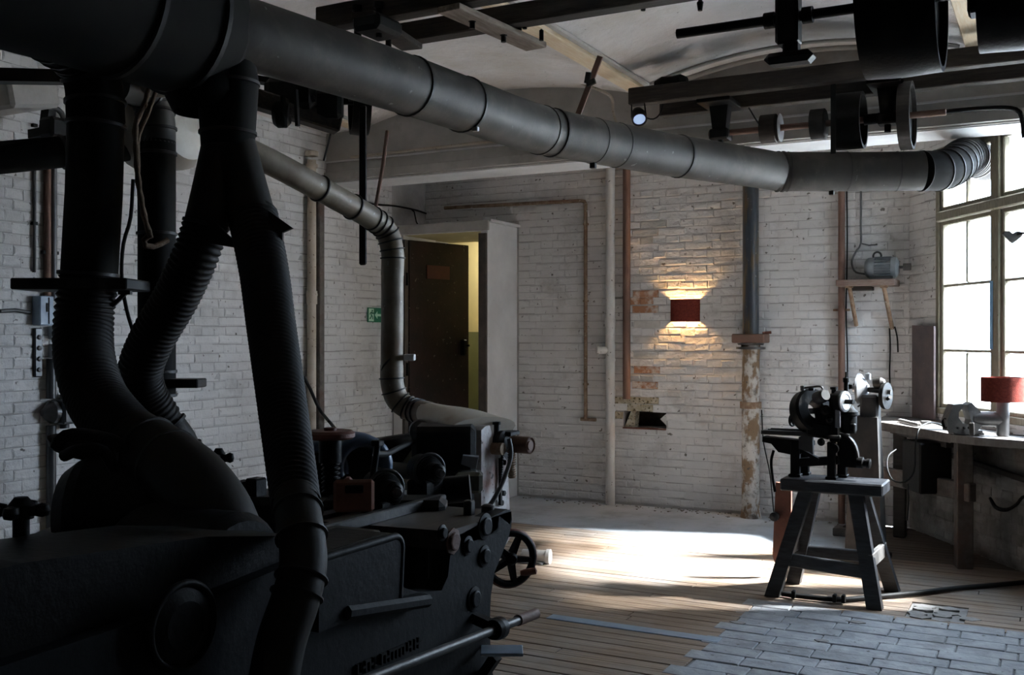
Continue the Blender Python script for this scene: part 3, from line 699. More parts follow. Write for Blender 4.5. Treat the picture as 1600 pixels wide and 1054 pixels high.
# supply cable of the motor
zc = onY(1345, 380, BACK - .03)
pts = [V((zc.x, BACK - .03, 2.75)), V((zc.x, BACK - .03, zc.z + .15)), V(zc), onY(1338, 392, BACK - .04), onY(1331, 408, BACK - .06), onY(1336, 424, BACK - .1), onY(1352, 428, BACK - .16)]
tag(MB().tube(spline(pts, .03), .008, 8).build('motor_cable', 'cable_grey'), 'grey cable dropping from the beam and curling into the motor on the shelf', 'cable')
a, b = B(1345, 380, .02), B(1371, 382, .02); tag(MB().tube([a, (a + b) / 2 + V((0, 0, -.01)), b], .006, 6).build('cable_clip', 'cable_grey'), 'short clipped end of grey cable right above the motor', 'cable')
for px, pts in ((1, [(1390, 512), (1391, 545), (1390, 585), (1393, 628)]), (2, [(1398, 510), (1402, 528), (1403, 550)])):
    tag(MB().tube(spline([B(x, y, .025) for x, y in pts], .04), .0065, 6).build('hanging_wire', 'cable_black'), 'long dark wire hanging down the wall from the right shelf strut' if px == 1 else 'short dark wire end hanging right of the long one under the shelf', 'wire')
# rusty plate leaning at the window
a, b = onW(1425, 653, .05), onW(1459, 655, .05); z0, z1 = .885, onW(1425, 508, .05).z
t = MB().prism([V((a.x, a.y, z0)), V((b.x, b.y, z0)), V((b.x, b.y, z1 - .01)) - WN * .0, V((a.x, a.y, z1))], -WN * .015).build('steel_sheet', 'rust_plate')
tag(t, 'dark rusty steel sheet standing on the bench against the window pier', 'sheet')

# ============================================================ LEFT WALL
def Lw(px, py, off=.03): return onX(px, py, LEFT + off)
def lvert(px, off, z1, z0, r, name, label, m, cat='pipe', collars=()):
    p = Lw(px, 500, off); a, b = V((p.x, p.y, z1)), V((p.x, p.y, z0))
    t = thing(name, label, cat, b); MB().tube([a, b], r, 14).build('pipe_run', m, t)
    for y_, R, h in collars: q = Lw(px, y_, off); MB().lathe((q.x, p.y, q.z), Z, [(r, 0), (R, 0), (R, h), (r, h)], 14).build('collar', m, t)
    return t
lvert(487, .06, 2.98, 0, .037, 'cream_pipe', 'cream painted pipe running floor to beam on the left wall', 'cream_pipe', collars=((475, .046, .11), (462, .05, .02), (244, .055, .04), (262, .05, .03)))
p = Lw(499, 500, .03); tag(MB().box((p.x, p.y, 1.45), (.06, .075, 2.7), bev=.008).build('cable_duct', 'cream_pipe'), 'flat stained cable duct fixed right beside the cream pipe on the left wall', 'duct')
bpy.data.objects['cable_duct'].data.materials[0] = MATS['rusty_iron'] if False else MATS['bench_wood']
p = V((LEFT, 7.0, 0))
# cable under the beam on the left wall
q = [Lw(505, 292), Lw(540, 305), Lw(580, 318), Lw(620, 322), Lw(650, 328), V((LEFT + .04, BACK - .05, Lw(662, 333).z))]
tag(MB().tube(spline(q, .05), .009, 6).build('left_wall_cable', 'cable_black'), 'black cable sagging along the left wall under the beam to the corner', 'cable')
q = [Lw(620, 322), Lw(645, 328), Lw(650, 345), Lw(657, 358)]
tag(MB().tube(spline(q, .05), .007, 6).build('cable_end', 'cable_black'), 'black cable end curving down in the corner above the portal', 'cable')
# exit sign
a, b = Lw(573.5, 480, .012), Lw(573.5, 503, .012); w_ = .27
zc = (a.z + b.z) / 2; hh = (a.z - b.z); y0 = a.y
t = thing('exit_sign', 'green escape route sign with running figure and arrow on the left wall', 'sign', (LEFT + .01, y0, zc))
X = LEFT + .016
MB().box((X, y0 + w_ / 2, zc), (.006, w_, hh), bev=.001).build('panel', 'sign_green', t)
MB().box((X + .004, y0 + .055, zc), (.002, .075, hh * .86)).build('doorway', 'sign_white', t)
def flat(poly, m, nm):
    MB().prism([V((X + .006, y0 + .055 + u, zc + v)) for u, v in poly], (.002, 0, 0)).build(nm, m, t)
mb = MB(); mb.lathe((X + .006, y0 + .066, zc + .038), (1, 0, 0), [(0, 0), (.010, 0), (.010, .002), (0, .002)], 12)
def limb(a, b, w=.010): mb.bar((X + .007, y0 + .055 + a[0], zc + a[1]), (X + .007, y0 + .055 + b[0], zc + b[1]), .002, w, (0, 1, 0))
for a_, b_ in (((.006, .028), (-.002, -.004)), ((.004, .024), (.024, .012)), ((.024, .012), (.032, .02)), ((.004, .024), (-.018, .018)), ((-.018, .018), (-.024, .002)), ((-.002, -.004), (.016, -.016)), ((.016, -.016), (.018, -.04)), ((-.002, -.004), (-.012, -.028)), ((-.012, -.028), (-.03, -.034))):
    d = V((0, b_[0] - a_[0], b_[1] - a_[1])).normalized(); up = V((1, 0, 0))
    mb.bar((X + .007, y0 + .055 + a_[0], zc + a_[1]), (X + .007, y0 + .055 + b_[0], zc + b_[1]), .011, .002, up)
mb.build('running_figure', 'sign_green', t)
mb = MB(); mb.box((X + .004, y0 + .185, zc), (.002, .08, .022)); mb.prism([V((X + .003, y0 + .15, zc + .035)), V((X + .003, y0 + .15, zc - .035)), V((X + .003, y0 + .11, zc))], (.002, 0, 0)); mb.build('arrow', 'sign_white', t)
# conduits and switchgear at the far left
for px, r_, m_, lb, z1, z0, of in ((54, .010, 'grey_iron', 'thin grey conduit, leftmost of those above the switch boxes', 2.55, Lw(54, 425).z, .02),
                       (74, .022, 'rust_pipe', 'reddish brown conduit in the middle of the three above the switch boxes', 2.7, Lw(74, 470).z, .03),
                       (84, .020, 'steel_tube', 'grey steel conduit right of the reddish one above the switch boxes', 2.7, Lw(84, 470).z, .03)):
    p = Lw(px, 500, of); t = thing('conduit', lb, 'conduit', (p.x, p.y, z0)); MB().tube([(p.x, p.y, z1), (p.x, p.y, z0)], r_, 10).build('pipe_run', m_, t)
    for zz in (z0 + .3, z0 + .9): MB().box((p.x - .005, p.y, zz), (.03, r_ * 3, .02)).build('saddle', 'black_iron', t)
def lbox(nm, label, cat, x0, y0, x1, y1, dep, m, bev=.006):
    a, b = Lw(x0, y0, 0), Lw(x1, y1, 0); zc_ = (Lw(x0, y0, 0).z + Lw(x0, y1, 0).z) / 2; h = Lw(x0, y0, 0).z - Lw(x0, y1, 0).z
    t = thing(nm, label, cat, (LEFT, (a.y + b.y) / 2, zc_)); MB().box((LEFT + dep / 2, (a.y + b.y) / 2, zc_), (dep, abs(b.y - a.y), h), bev=bev).build('box_body', m, t); return t, (a.y + b.y) / 2, zc_, abs(b.y - a.y), h
t, yc, zc, w_, h = lbox('distribution_box', 'pale blue grey metal distribution box at the top of the left wall switchgear', 'box', 49, 462, 71, 508, .08, 'panel_blue_grey')
MB().box((LEFT + .084, yc - .0, zc + .02), (.006, .012, h * .3)).build('label_slot', 'black_iron', t); MB().box((LEFT + .083, yc + .012, zc), (.004, .004, h * .9)).build('door_seam', 'black_iron', t)
t, yc, zc, w_, h = lbox('terminal_plate', 'dark grey riveted terminal plate under the blue grey box', 'plate', 50, 512, 62, 589, .03, 'bakelite')
for k in range(4): MB().lathe((LEFT + .03, yc, zc - h * .35 + h * .22 * k), (1, 0, 0), [(0, 0), (.016, 0), (.012, .012), (0, .014)], 10).build('rivet', 'grey_iron', t)
for k, (y0_, y1_, w3) in enumerate(((482, 503, 'top'), (509, 530, 'middle'), (537, 559, 'bottom'))):
    t, yc, zc, w_, h = lbox('rotary_switch', 'white square rotary switch with black ring dial, %s of three' % w3, 'switch', 74, y0_, 93, y1_, .06, 'switch_white')
    t['group'] = 'rotary switches on the left wall'
    MB().torus((LEFT + .062, yc, zc), (1, 0, 0), .028, .006, 20, 6).build('dial_ring', 'bakelite', t); MB().box((LEFT + .068, yc, zc), (.018, .01, .04), bev=.003).build('knob', 'bakelite', t)
t, yc, zc, w_, h = lbox('junction_box', 'large black square junction box below the rotary switches', 'box', 77, 624, 107, 662, .13, 'bakelite', .01)
MB().box((LEFT + .133, yc, zc), (.008, w_ * .82, h * .82), bev=.003).build('lid', 'grey_iron', t)
MB().lathe((LEFT + .137, yc, zc), (1, 0, 0), [(0, 0), (.022, 0), (.018, .006), (0, .006)], 14).build('lid_boss', 'bakelite', t)
MB().lathe((LEFT + .05, yc - w_ * .5, zc), (0, -1, 0), [(.07, 0), (.07, .03), (.045, .06), (.02, .09), (0, .09)], 16).build('cable_gland', 'bakelite', t)
for sg in (-1, 1): MB().lathe((LEFT + .05, yc, zc + sg * h * .5), (0, 0, sg), [(.03, 0), (.03, .03), (.02, .03)], 12).build('cable_gland', 'bakelite', t)
p = Lw(80, 600, .045); za, zb = Lw(80, 560).z, Lw(80, 622).z
tag(MB().tube([(p.x, p.y, za), (p.x, p.y, zb)], .030, 12).build('conduit', 'bakelite'), 'thick black conduit between the rotary switches and the junction box', 'conduit')
tag(MB().tube([(p.x, p.y, Lw(80, 664).z), (p.x, p.y, .2)], .030, 12).build('conduit', 'bakelite'), 'thick black conduit running down from the junction box', 'conduit')
q = [Lw(48, 160, .03), Lw(75, 165, .03), Lw(95, 175, .04), Lw(104, 200, .05)]
tag(MB().tube(spline(q, .03), .018, 8).build('conduit', 'grey_iron'), 'grey conduit arching over the pulley bracket at the upper left', 'conduit')
a = Lw(0, 486, .02); b = Lw(47, 488, .02); tag(MB().tube([a, (a + b) / 2 + V((0, 0, .01)), b], .012, 8).build('wall_rod', 'grey_iron'), 'short horizontal iron rod on the left wall left of the blue grey box', 'rod')
q = [Lw(474, 588, .12), Lw(484, 606, .15), Lw(500, 640, .2), Lw(520, 665, .25), at(545, 700, 5.0)]
tag(MB().tube(spline(q, .04), .014, 8).build('lever_cable', 'cable_black'), 'black bent lever cable rising behind the red handwheel to the left wall', 'cable')
q = Lw(474, 588, .1); tag(MB().bar(q, q + V((0, 0, -.28)), .012, .012).build('thin_wire', 'cable_black'), 'thin wire hanging straight down left of the cream pipe', 'wire')

# ============================================================ DUCTWORK
def duct(name, label, pts, r, m='galv', rings=(), seams=(), step=.03, n=28, ringm='clamp', pipe='pipe_run', cat='duct', wd=.016):
    P = spline(pts, step); t = thing(name, label, cat, P[0]); MB().tube(P, r, n).build(pipe, m, t)
    for k, (lst, rr, w_) in enumerate(((rings, .006, wd), (seams, .0028, .006))):
        for f in lst:
            i = min(len(P) - 2, max(0, int(f * (len(P) - 1)))); ax = (P[i + 1] - P[max(i - 1, 0)]).normalized()
            MB().lathe(P[i] - ax * w_ / 2, ax, [(r - .001, 0), (r + rr, w_ * .15), (r + rr, w_ * .85), (r - .001, w_)], n).build('clamp_ring' if k == 0 else 'seam_ring', ringm, t)
    return t, P
def frac(P, px):   # fraction of the path whose picture x is px
    best = min(range(len(P)), key=lambda i: abs(CX + FPX * (P[i] - O).dot(Rt) / (P[i] - O).dot(Fw) - px)); return best / (len(P) - 1)
ZD = 2.53
def zd(px, py): return onZ(px, py, ZD)
mp = [V((-2.50, 2.2, ZD)), zd(440, 70), zd(640, 134), zd(790, 186), zd(860, 207), zd(960, 226), zd(1060, 244), zd(1180, 262)]
q1, q2 = zd(1215, 268), zd(1440, 267)
P = spline(mp[:4] + [zd(845, 203)], .03)
duct_first = None
t, P = duct('extraction_duct', 'long grey sheet metal extraction duct, first length from the manifold to the twin clamps', mp[:4] + [zd(845, 203)], .12, rings=[frac(P, 640), frac(P, 725)], seams=[])
i = int(frac(P, 723) * len(P)); q = P[i] + V((.06, 0, -.115)); MB().box(q, (.03, .02, .02), bev=.003).build('clamp_screw', 'bright_steel', t)
P = spline([zd(845, 203), zd(862, 207), zd(960, 226), zd(1060, 244), zd(1180, 262), q1], .03)
t, P = duct('extraction_duct', 'middle length of the big grey duct crossing before the back wall', [zd(845, 203), zd(862, 207), zd(960, 226), zd(1060, 244), zd(1180, 262), q1], .118, rings=[.004, frac(P, 860), frac(P, 1060)], seams=[frac(P, 925), frac(P, 962)])
for px in (925,): i = int(frac(P, px) * len(P)); MB().box(P[i] + V((0, 0, -.13)), (.03, .03, .03), bev=.003).build('clamp_screw', 'clamp', t)
pt = [q1, zd(1240, 268), zd(1340, 268), q2]
P = spline(pt, .03)
t, P = duct('extraction_duct', 'level length of the big grey duct just below the beam', pt, .121, rings=[.004, .05], seams=[.10, frac(P, 1322), frac(P, 1400)])
MB().box(P[int(frac(P, 1303) * len(P))] + V((0, 0, -.13)), (.03, .03, .03), bev=.003).build('clamp_screw', 'clamp', t)
pe = [q2, V((-.645, 6.89, ZD + .01)), V((-.575, 7.06, ZD + .06)), V((-.545, 7.26, ZD + .13)), V((-.53, 7.5, ZD + .18)), V((-.51, 7.75, ZD + .21)), V((-.45, 8.1, ZD + .22))]
t, P = duct('duct_elbow', 'dark ribbed elbow that takes the big duct out through the window top', pe, .124, m='galv_dark', seams=[.02], rings=[.10 + .062 * k for k in range(13)], wd=.012)
# manifold that gathers the branch ducts
t = thing('duct_manifold', 'huge dark duct manifold under the ceiling at the upper left', 'duct', (-2.5, 2.0, ZD))
ax = (V((-2.41, 2.81, ZD)) - V((-2.50, 2.2, ZD))).normalized()
MB().lathe(V((-2.62, 1.2, ZD + .02)), V((.09, 1.32, -.01)), [(0, 0), (.24, 0), (.24, 1.25), (.20, 1.38), (.128, 1.5), (.122, 1.52), (.11, 1.52)], 40).build('drum', 'galv_dark', t)
for h in (.5, 1.0, 1.24): MB().lathe(V((-2.62, 1.2, ZD + .02)) + V((.09, 1.32, -.01)).normalized() * h, V((.09, 1.32, -.01)), [(.238, 0), (.25, .004), (.25, .02), (.238, .024)], 40).build('clamp_ring', 'clamp', t)
MB().lathe(V((-2.52, 2.55, ZD - .08)), (0, 0, -1), [(.13, 0), (.13, .14), (.105, .19), (.1, .20)], 28).build('outlet', 'galv_dark', t)
# round fan housing seen between the ducts
c = at(262, 190, 4.3); t = thing('fan_housing', 'pale tan rounded fan housing glimpsed behind the upper left ducts', 'housing', c)
MB().lathe(c + V((-.22, 0, 0)), (1, .1, 0), [(0, 0), (.12, 0), (.19, .05), (.2, .12), (.2, .25), (.16, .31), (.05, .33), (0, .33)], 32).build('housing_shell', 'galv_light', t)
c2 = at(225, 103, 4.0); MB().lathe(c2 + V((-.25, 0, 0)), (1, 0, -.12), [(0, 0), (.06, 0), (.09, .06), (.09, .4), (.06, .46), (0, .46)], 24).build('inlet_cone', 'galv_light', t)
# line shaft pulley behind it
c = at(248, 200, 4.9); t = thing('line_shaft_pulley', 'large black pulley wheel behind the upper left ducts', 'pulley', c)
pulley(t, c, (.6, 1, 0), .21, .10); ax_ = V((.6, 1, 0)).normalized(); MB().cyl(c - ax_ * .18, c + ax_ * .45, .02, 12).build('shaft_stub', 'black_iron', t); h_ = c + ax_ * .40; MB().bar(h_ - V((0, 0, .04)), V((h_.x, h_.y, 3.42)), .08, .06, (0, 1, 0)).build('hanger', 'black_iron', t)
def flex(pts, r, m='hose', pitch=.02, n=22, amp=.004, taper=None):
    P = spline(pts, pitch / 4); rs = [r + ((taper or r) - r) * i / len(P) + amp * (1, .2, -1, .2)[i % 4] for i in range(len(P))]; return P, MB().tube(P, rs, n, False)
def ring_at(p, ax, r, par, m='clamp', w_=.014, n=24):
    ax = V(ax).normalized(); MB().lathe(V(p) - ax * w_ / 2, ax, [(r - .002, 0), (r + .006, .002), (r + .006, w_ - .002), (r - .002, w_)], n).build('clamp_ring', m, par)
# duct A: elbow, straight, flexible hose, hood (leftmost)
dA = 3.25; r = .088
def A_(px, py, d=dA): return at(px, py, d)
t = thing('branch_duct', 'leftmost dark branch duct with a ribbed hose bending down to the machine', 'duct', A_(148, 430))
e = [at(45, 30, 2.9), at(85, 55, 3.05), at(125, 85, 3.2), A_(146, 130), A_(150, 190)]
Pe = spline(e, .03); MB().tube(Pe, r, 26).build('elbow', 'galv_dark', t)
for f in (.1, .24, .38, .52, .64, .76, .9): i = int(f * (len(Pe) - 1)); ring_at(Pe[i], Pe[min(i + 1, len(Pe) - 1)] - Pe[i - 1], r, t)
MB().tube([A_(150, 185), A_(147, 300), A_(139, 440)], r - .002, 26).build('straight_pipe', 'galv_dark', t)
for px, py in ((150, 195), (138, 428)): ring_at(A_(px, py), A_(147, 300) - A_(139, 440), r, t)
P_, mb = flex([A_(139, 435), A_(131, 500), A_(132, 560, 3.2), A_(150, 620, 3.12), A_(185, 668, 3.0), A_(222, 700, 2.9)], r); mb.build('flexible_hose', 'hose', t)
hd_ = spline([A_(210, 690, 2.93), A_(262, 722, 2.85), A_(310, 765, 2.75), A_(345, 830, 2.68), A_(350, 900, 2.64)], .03)
MB().tube(hd_, [r * (1.05 + .15 * i / len(hd_)) for i in range(len(hd_))], 26).build('hood', 'galv_brown', t)
for f in (.12, .3): i = int(f * (len(hd_) - 1)); ring_at(hd_[i], hd_[i + 1] - hd_[i - 1], r * 1.06, t)
g0 = A_(139, 445); MB().box(g0 + V((-.03, 0, 0)), (.36, .21, .035), Matrix.Rotation(YAW, 3, 'Z'), bev=.004).build('blast_gate', 'clamp', t, label='black slide gate plate')
MB().bar(A_(186, 457), A_(205, 457), .02, .012).build('gate_arm', 'clamp', t); MB().bar(A_(175, 478), A_(196, 458), .012, .012).build('gate_brace', 'clamp', t)
# duct B
dB = 4.1; r = .073
t = thing('branch_duct', 'grey branch duct hanging behind the leftmost one with a ribbed elbow on top', 'duct', at(245, 500, dB))
e = [at(180, 130, 3.9), at(212, 135, 4.0), at(236, 155, dB), at(244, 190, dB), at(245, 225, dB)]; Pe = spline(e, .02)
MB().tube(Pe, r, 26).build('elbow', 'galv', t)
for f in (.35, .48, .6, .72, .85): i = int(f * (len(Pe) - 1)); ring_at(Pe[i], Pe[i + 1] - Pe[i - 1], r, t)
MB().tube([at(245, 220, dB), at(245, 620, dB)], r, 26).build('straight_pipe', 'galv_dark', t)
for y_ in (240, 365, 580, 617): ring_at(at(245, y_, dB), (0, 0, 1), r, t)
MB().box(at(283, 598, dB), (.17, .12, .035), Matrix.Rotation(YAW, 3, 'Z'), bev=.004).build('blast_gate', 'clamp', t, label='black slide gate plate')
# Y branch with two legs
dC = 3.45; r = .088
t = thing('branch_duct', 'forked duct whose two legs part above the machine', 'duct', at(355, 220, dC))
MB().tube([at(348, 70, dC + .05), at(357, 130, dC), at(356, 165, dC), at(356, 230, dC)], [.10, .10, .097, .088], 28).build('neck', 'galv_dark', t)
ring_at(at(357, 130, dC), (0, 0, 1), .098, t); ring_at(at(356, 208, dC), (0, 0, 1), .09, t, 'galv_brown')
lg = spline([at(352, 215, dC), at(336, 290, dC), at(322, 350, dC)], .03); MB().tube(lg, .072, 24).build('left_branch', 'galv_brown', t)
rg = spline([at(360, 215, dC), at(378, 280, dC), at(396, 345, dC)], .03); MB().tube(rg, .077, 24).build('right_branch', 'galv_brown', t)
ring_at(lg[-1], lg[-1] - lg[-2], .073, t); ring_at(rg[-1], rg[-1] - rg[-2], .078, t)
MB().prism([at(x, y, dC - .08) for x, y in ((322, 338), (336, 346), (361, 372), (364, 386), (326, 380))], Fw * .02).build('blast_gate', 'galv_brown', t, label='wedge shaped slide gate on the left leg')
MB().prism([at(x, y, dC - .10) for x, y in ((418, 328), (457, 356), (441, 363), (441, 386), (424, 384))], Fw * .02).build('blast_gate', 'galv_brown', t, label='wedge shaped slide gate on the right leg')
P_, mb = flex([at(322, 350, dC), at(305, 400, dC), at(275, 465, dC + .05), at(240, 525, dC + .1), at(220, 575, dC + .15), at(226, 615, dC + .2), at(250, 655, dC + .25)], .074); mb.build('flexible_hose', 'hose', t)
lo2 = spline([at(245, 645, dC + .25), at(268, 672, dC + .27), at(285, 700, dC + .3), at(292, 740, dC + .3)], .03); MB().tube(lo2, .063, 22).build('hose_spout', 'galv_brown', t)
ring_at(lo2[2], lo2[3] - lo2[1], .066, t); ring_at(lo2[5], lo2[6] - lo2[4], .066, t)
P_, mb = flex([at(396, 340, dC), at(412, 420, dC - .15), at(424, 510, dC - .35), at(438, 610, dC - .6), at(452, 710, dC - .83), at(463, 790, dC - 1.0)], .080, taper=.056); mb.build('flexible_hose', 'hose', t)
ro = spline([at(461, 775, dC - .98), at(470, 830, dC - 1.08), at(474, 880, dC - 1.13), at(462, 935, dC - 1.18), at(440, 1000, dC - 1.22), at(425, 1075, dC - 1.25)], .02)
MB().tube(ro, .054, 24).build('hose_spout', 'galv_brown', t)
for f in (.13, .33, .5, .62): i = int(f * (len(ro) - 1)); ring_at(ro[i], ro[i + 1] - ro[i - 1], .055, t, w_=.008)
# horizontal pipe far left
a, b = at(-60, 252, 3.9), at(215, 226, 4.3); t = thing('branch_duct', 'level dark pipe entering at the left edge behind the leftmost duct', 'duct', a); MB().tube([a, (a + b) / 2, b], .063, 22).build('pipe_run', 'galv_dark', t)
ring_at((a * .45 + b * .55), b - a, .065, t)
# duct D to the rear machine
t = thing('branch_duct', 'slimmer worn duct dropping past the brown door to the rear machine', 'duct', at(613, 500, 4.82))
dd = [at(370, 228, 4.1), at(440, 262, 4.25), at(520, 306, 4.5), at(575, 337, 4.7), at(602, 358, 4.8), at(613, 392, 4.82), at(613, 430, 4.82)]
Pd = spline(dd, .02); MB().tube(Pd, .054, 22).build('upper_pipe', 'galv_mid', t)
for px in (497, 552): i = int(frac(Pd, px) * (len(Pd) - 1)); ring_at(Pd[i], Pd[i + 1] - Pd[i - 1], .055, t, w_=.01)
for f in (.72, .755, .79, .825, .86, .895, .93): i = int(f * (len(Pd) - 1)); ring_at(Pd[i], Pd[i + 1] - Pd[i - 1], .054, t, w_=.008)
MB().tube([at(613, 425, 4.82), at(613, 500, 4.82), at(612, 575, 4.82)], .053, 22).build('straight_pipe', 'galv_mid', t)
el = spline([at(612, 570, 4.82), at(613, 600, 4.82), at(622, 625, 4.82), at(645, 640, 4.80), at(672, 646, 4.7)], .02); MB().tube(el, .055, 22).build('elbow', 'galv_mid', t)
for f in (.05, .2, .34, .48, .6, .72, .84): i = int(f * (len(el) - 1)); ring_at(el[i], el[min(i + 1, len(el) - 1)] - el[i - 1], .055, t, w_=.008)
MB().box(at(640, 558, 4.82), (.05, .08, .03), Matrix.Rotation(YAW, 3, 'Z'), bev=.003).build('blast_gate', 'white_paint', t, label='small white slide gate tab')
hs = spline([at(665, 645, 4.72), at(690, 650, 4.62), at(720, 655, 4.5), at(755, 668, 4.38)], .02); vs_ = []; n = 20; mb = MB(); m_ = len(hs)
for i, p in enumerate(hs):
    f = i / (m_ - 1); tt = (hs[min(i + 1, m_ - 1)] - hs[max(i - 1, 0)]).normalized(); sd_ = tt.cross(Z).normalized(); up = sd_.cross(tt)
    for k in range(n): an = 2 * pi * k / n; vs_.append(p + sd_ * cos(an) * (.052 + .13 * f) + up * sin(an) * (.052 - .004 * f))
mb.add(vs_, [(i * n + k, i * n + (k + 1) % n, (i + 1) * n + (k + 1) % n, (i + 1) * n + k) for i in range(m_ - 1) for k in range(n)], True); mb.add(vs_[-n:], [tuple(range(n))]); mb.build('flared_hood', 'galv_light', t)
# loose rope and cable by duct B
q = [at(237, 125, 3.85), at(225, 165, 3.8), at(212, 195, 3.75), at(213, 240, 3.75), at(217, 290, 3.75), at(226, 340, 3.75), at(236, 372, 3.75)]
t = thing('old_rope', 'brown frayed rope looped over the upper left duct', 'rope', q[0]); MB().tube(spline(q, .03), [.009 if i % 2 else .012 for i in range(len(spline(q, .03)))], 8).build('strand', 'rope', t)
q = [at(248, 128, 3.8), at(232, 175, 3.8), at(216, 215, 3.78), at(216, 260, 3.76)]; MB().tube(spline(q, .03), .008, 8).build('strand', 'rope', t)
q = [at(236, 365, 3.76), at(222, 380, 3.76), at(240, 385, 3.8), at(262, 375, 3.85)]; MB().tube(spline(q, .03), .011, 8).build('strand', 'rope', t)
q = [at(208, 280, 4.4), at(204, 340, 4.4), at(193, 380, 4.4), at(190, 430, 4.4), at(197, 480, 4.4), at(210, 525, 4.4)]
tag(MB().tube(spline(q, .04), .008, 8).build('hanging_cable', 'cable_black'), 'black cable hanging between the two left ducts', 'cable')
# ============================================================ FRONT MACHINE (moulder)
XF = -1.58
def F_(px, py): return onX(px, py, XF)
t = fm = thing('moulding_machine', 'huge black cast iron moulding machine filling the lower left foreground', 'machine', (-2.1, 2.0, 0))
out = [(690, 839), (700, 848), (695, 880), (740, 905), (735, 850)]
# side frame: outer silhouette along its visible far end, tank and notch
pts = [F_(x, y) for x, y in ((500, 862), (560, 845), (597, 838), (609, 842), (616, 856), (618, 900), (632, 918), (655, 925), (690, 922), (700, 900), (704, 862), (706, 842), (760, 812), (792, 795), (799, 800), (800, 812), (795, 838), (784, 866), (773, 893), (767, 930), (765, 985), (768, 1040), (778, 1100))]
zf = [V((XF, pts[-1].y + .05, 0)), V((XF, .35, 0)), V((XF, .35, .93)), V((XF, 1.6, .95))]
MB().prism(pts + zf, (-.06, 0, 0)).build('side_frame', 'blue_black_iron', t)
# table, bed and far frame
tz = .925
pa_ = [V((XF, F_(799, 797).y, tz)), V((XF, F_(706, 842).y - .02, tz)), V((-2.35, F_(706, 842).y - .10, tz)), V((-2.35, F_(799, 797).y - .05, tz))]
mb = MB(); mb.prism([p + V((0, 0, -.05)) for p in pa_], (0, 0, .055)); mb.build('table_plate', 'machine_table', t)
MB().bar((-1.86, 2.15, tz + .02), (-1.86, 3.0, tz + .02), .03, .035, bev=.004).build('fence_rail', 'grey_iron', t)
MB().bar((-2.05, 2.30, tz + .012), (-2.05, 2.95, tz + .012), .05, .012).build('table_slot', 'black_iron', t)
MB().box((-1.74, 2.28, tz + .03), (.16, .14, .02), bev=.004).build('loose_plate', 'machine_table', t)
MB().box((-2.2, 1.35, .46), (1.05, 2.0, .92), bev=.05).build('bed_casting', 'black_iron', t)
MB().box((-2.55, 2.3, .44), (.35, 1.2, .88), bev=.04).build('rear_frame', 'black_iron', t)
# the rounded oil tank that stands proud
tk = MB(); a, b = F_(480, 900), F_(613, 900); rr = .035
prof = [(a.y, .80), (b.y - .012, .80)] + [(b.y - rr + rr * sin(q), .98 - rr + rr * cos(q)) for q in [pi / 2 - pi / 2 * i / 7 for i in range(8)]] + [(a.y + rr - rr * sin(q), .98 - rr + rr * cos(q)) for q in [pi / 2 * i / 7 for i in range(8)]]
for (x0, x1, sh) in ((XF + .035, XF - .16, 0),):
    tk.prism([V((x0, y_, z_)) for y_, z_ in prof], (x1 - x0, 0, 0))
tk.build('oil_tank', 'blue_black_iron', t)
MB().tube([V((XF + .028, y_, z_ - .008)) for y_, z_ in prof[1:]], .011, 8).build('tank_rim', 'blue_black_iron', t)
tr_ = MB(); tr_.box((XF - .06, (a.y + b.y) / 2 - .01, .975), (.14, b.y - a.y - .07, .012)); tr_.build('tank_opening', 'black_iron', t)
# ledge under the tank
MB().bar(F_(520, 955) + V((.02, 0, 0)), F_(655, 935) + V((.02, 0, 0)), .06, .035, bev=.01).build('casting_ledge', 'blue_black_iron', t)
# bolts
for px, py, R, m_ in ((757, 822, .042, 'blue_black_iron'), (707, 845, .040, 'rust_pipe'), (730, 852, .030, 'blue_black_iron'), (756, 868, .034, 'blue_black_iron'), (740, 935, .038, 'blue_black_iron'), (690, 832, .024, 'black_iron')):
    p = F_(px, py); R *= .8
    MB().lathe(p, (1, 0, 0), [(R * 1.25, 0), (R * 1.25, .004), (R * .85, .006), (R * .85, .012), (R * .7, .014), (0, .014)], 20 if m_ != 'rust_pipe' else 8).build('bolt', m_, t)
# lettering cast on the frame (unreadable raised strokes in the photo)
p0, p1 = F_(556, 1046), F_(652, 1003); mb = MB(); r_ = random.Random(2); k = 0; x = 0.0
while x < 1:
    q = p0.lerp(p1, x); h = .030
    if k % 9 != 5:
        mb.box(q + V((.004, 0, 0)), (.008, .006, h)); 
        mb.box(q + V((.004, .009, h * r_.choice((-.4, 0, .4)))), (.008, .014, .006))
        if r_.random() < .6: mb.box(q + V((.004, .017, 0)), (.008, .006, h))
    x += .062; k += 1
mb.build('cast_lettering', 'black_iron', t, label='worn raised lettering cast into the frame')
# control rod with boss
a, b = at(520, 1072, 2.35), at(837, 958, 3.35); a = V((XF + .10, 1.55, a.z)); dirv = (b - a).normalized()
bs = a + dirv * ((onX(772, 985, XF + .07) - a).dot(dirv))
t = thing('control_rod', 'long bare steel control rod running through a boss on the front machine', 'rod', a)
MB().tube([a, b], .014, 14).build('rod', 'worn_steel', t); MB().tube([b - dirv * .13, b], .018, 14).build('grip', 'rust_pipe', t)
MB().lathe(bs - dirv * .03, dirv, [(.012, 0), (.03, 0), (.034, .02), (.034, .045), (.026, .06), (.012, .06)], 18).build('boss', 'black_iron', t)
MB().bar(bs, bs + V((-.11, 0, .03)), .03, .03).build('boss_arm', 'black_iron', t)
q = at(784, 1016, 3.15); t = MB().box(q, (.13, .09, .010), Matrix.Rotation(.5, 3, 'Z'), bev=.002).build('foot_pedal', 'panel_blue_grey'); tag(t, 'pale grey steel pedal plate sticking out low beside the front machine', 'pedal')
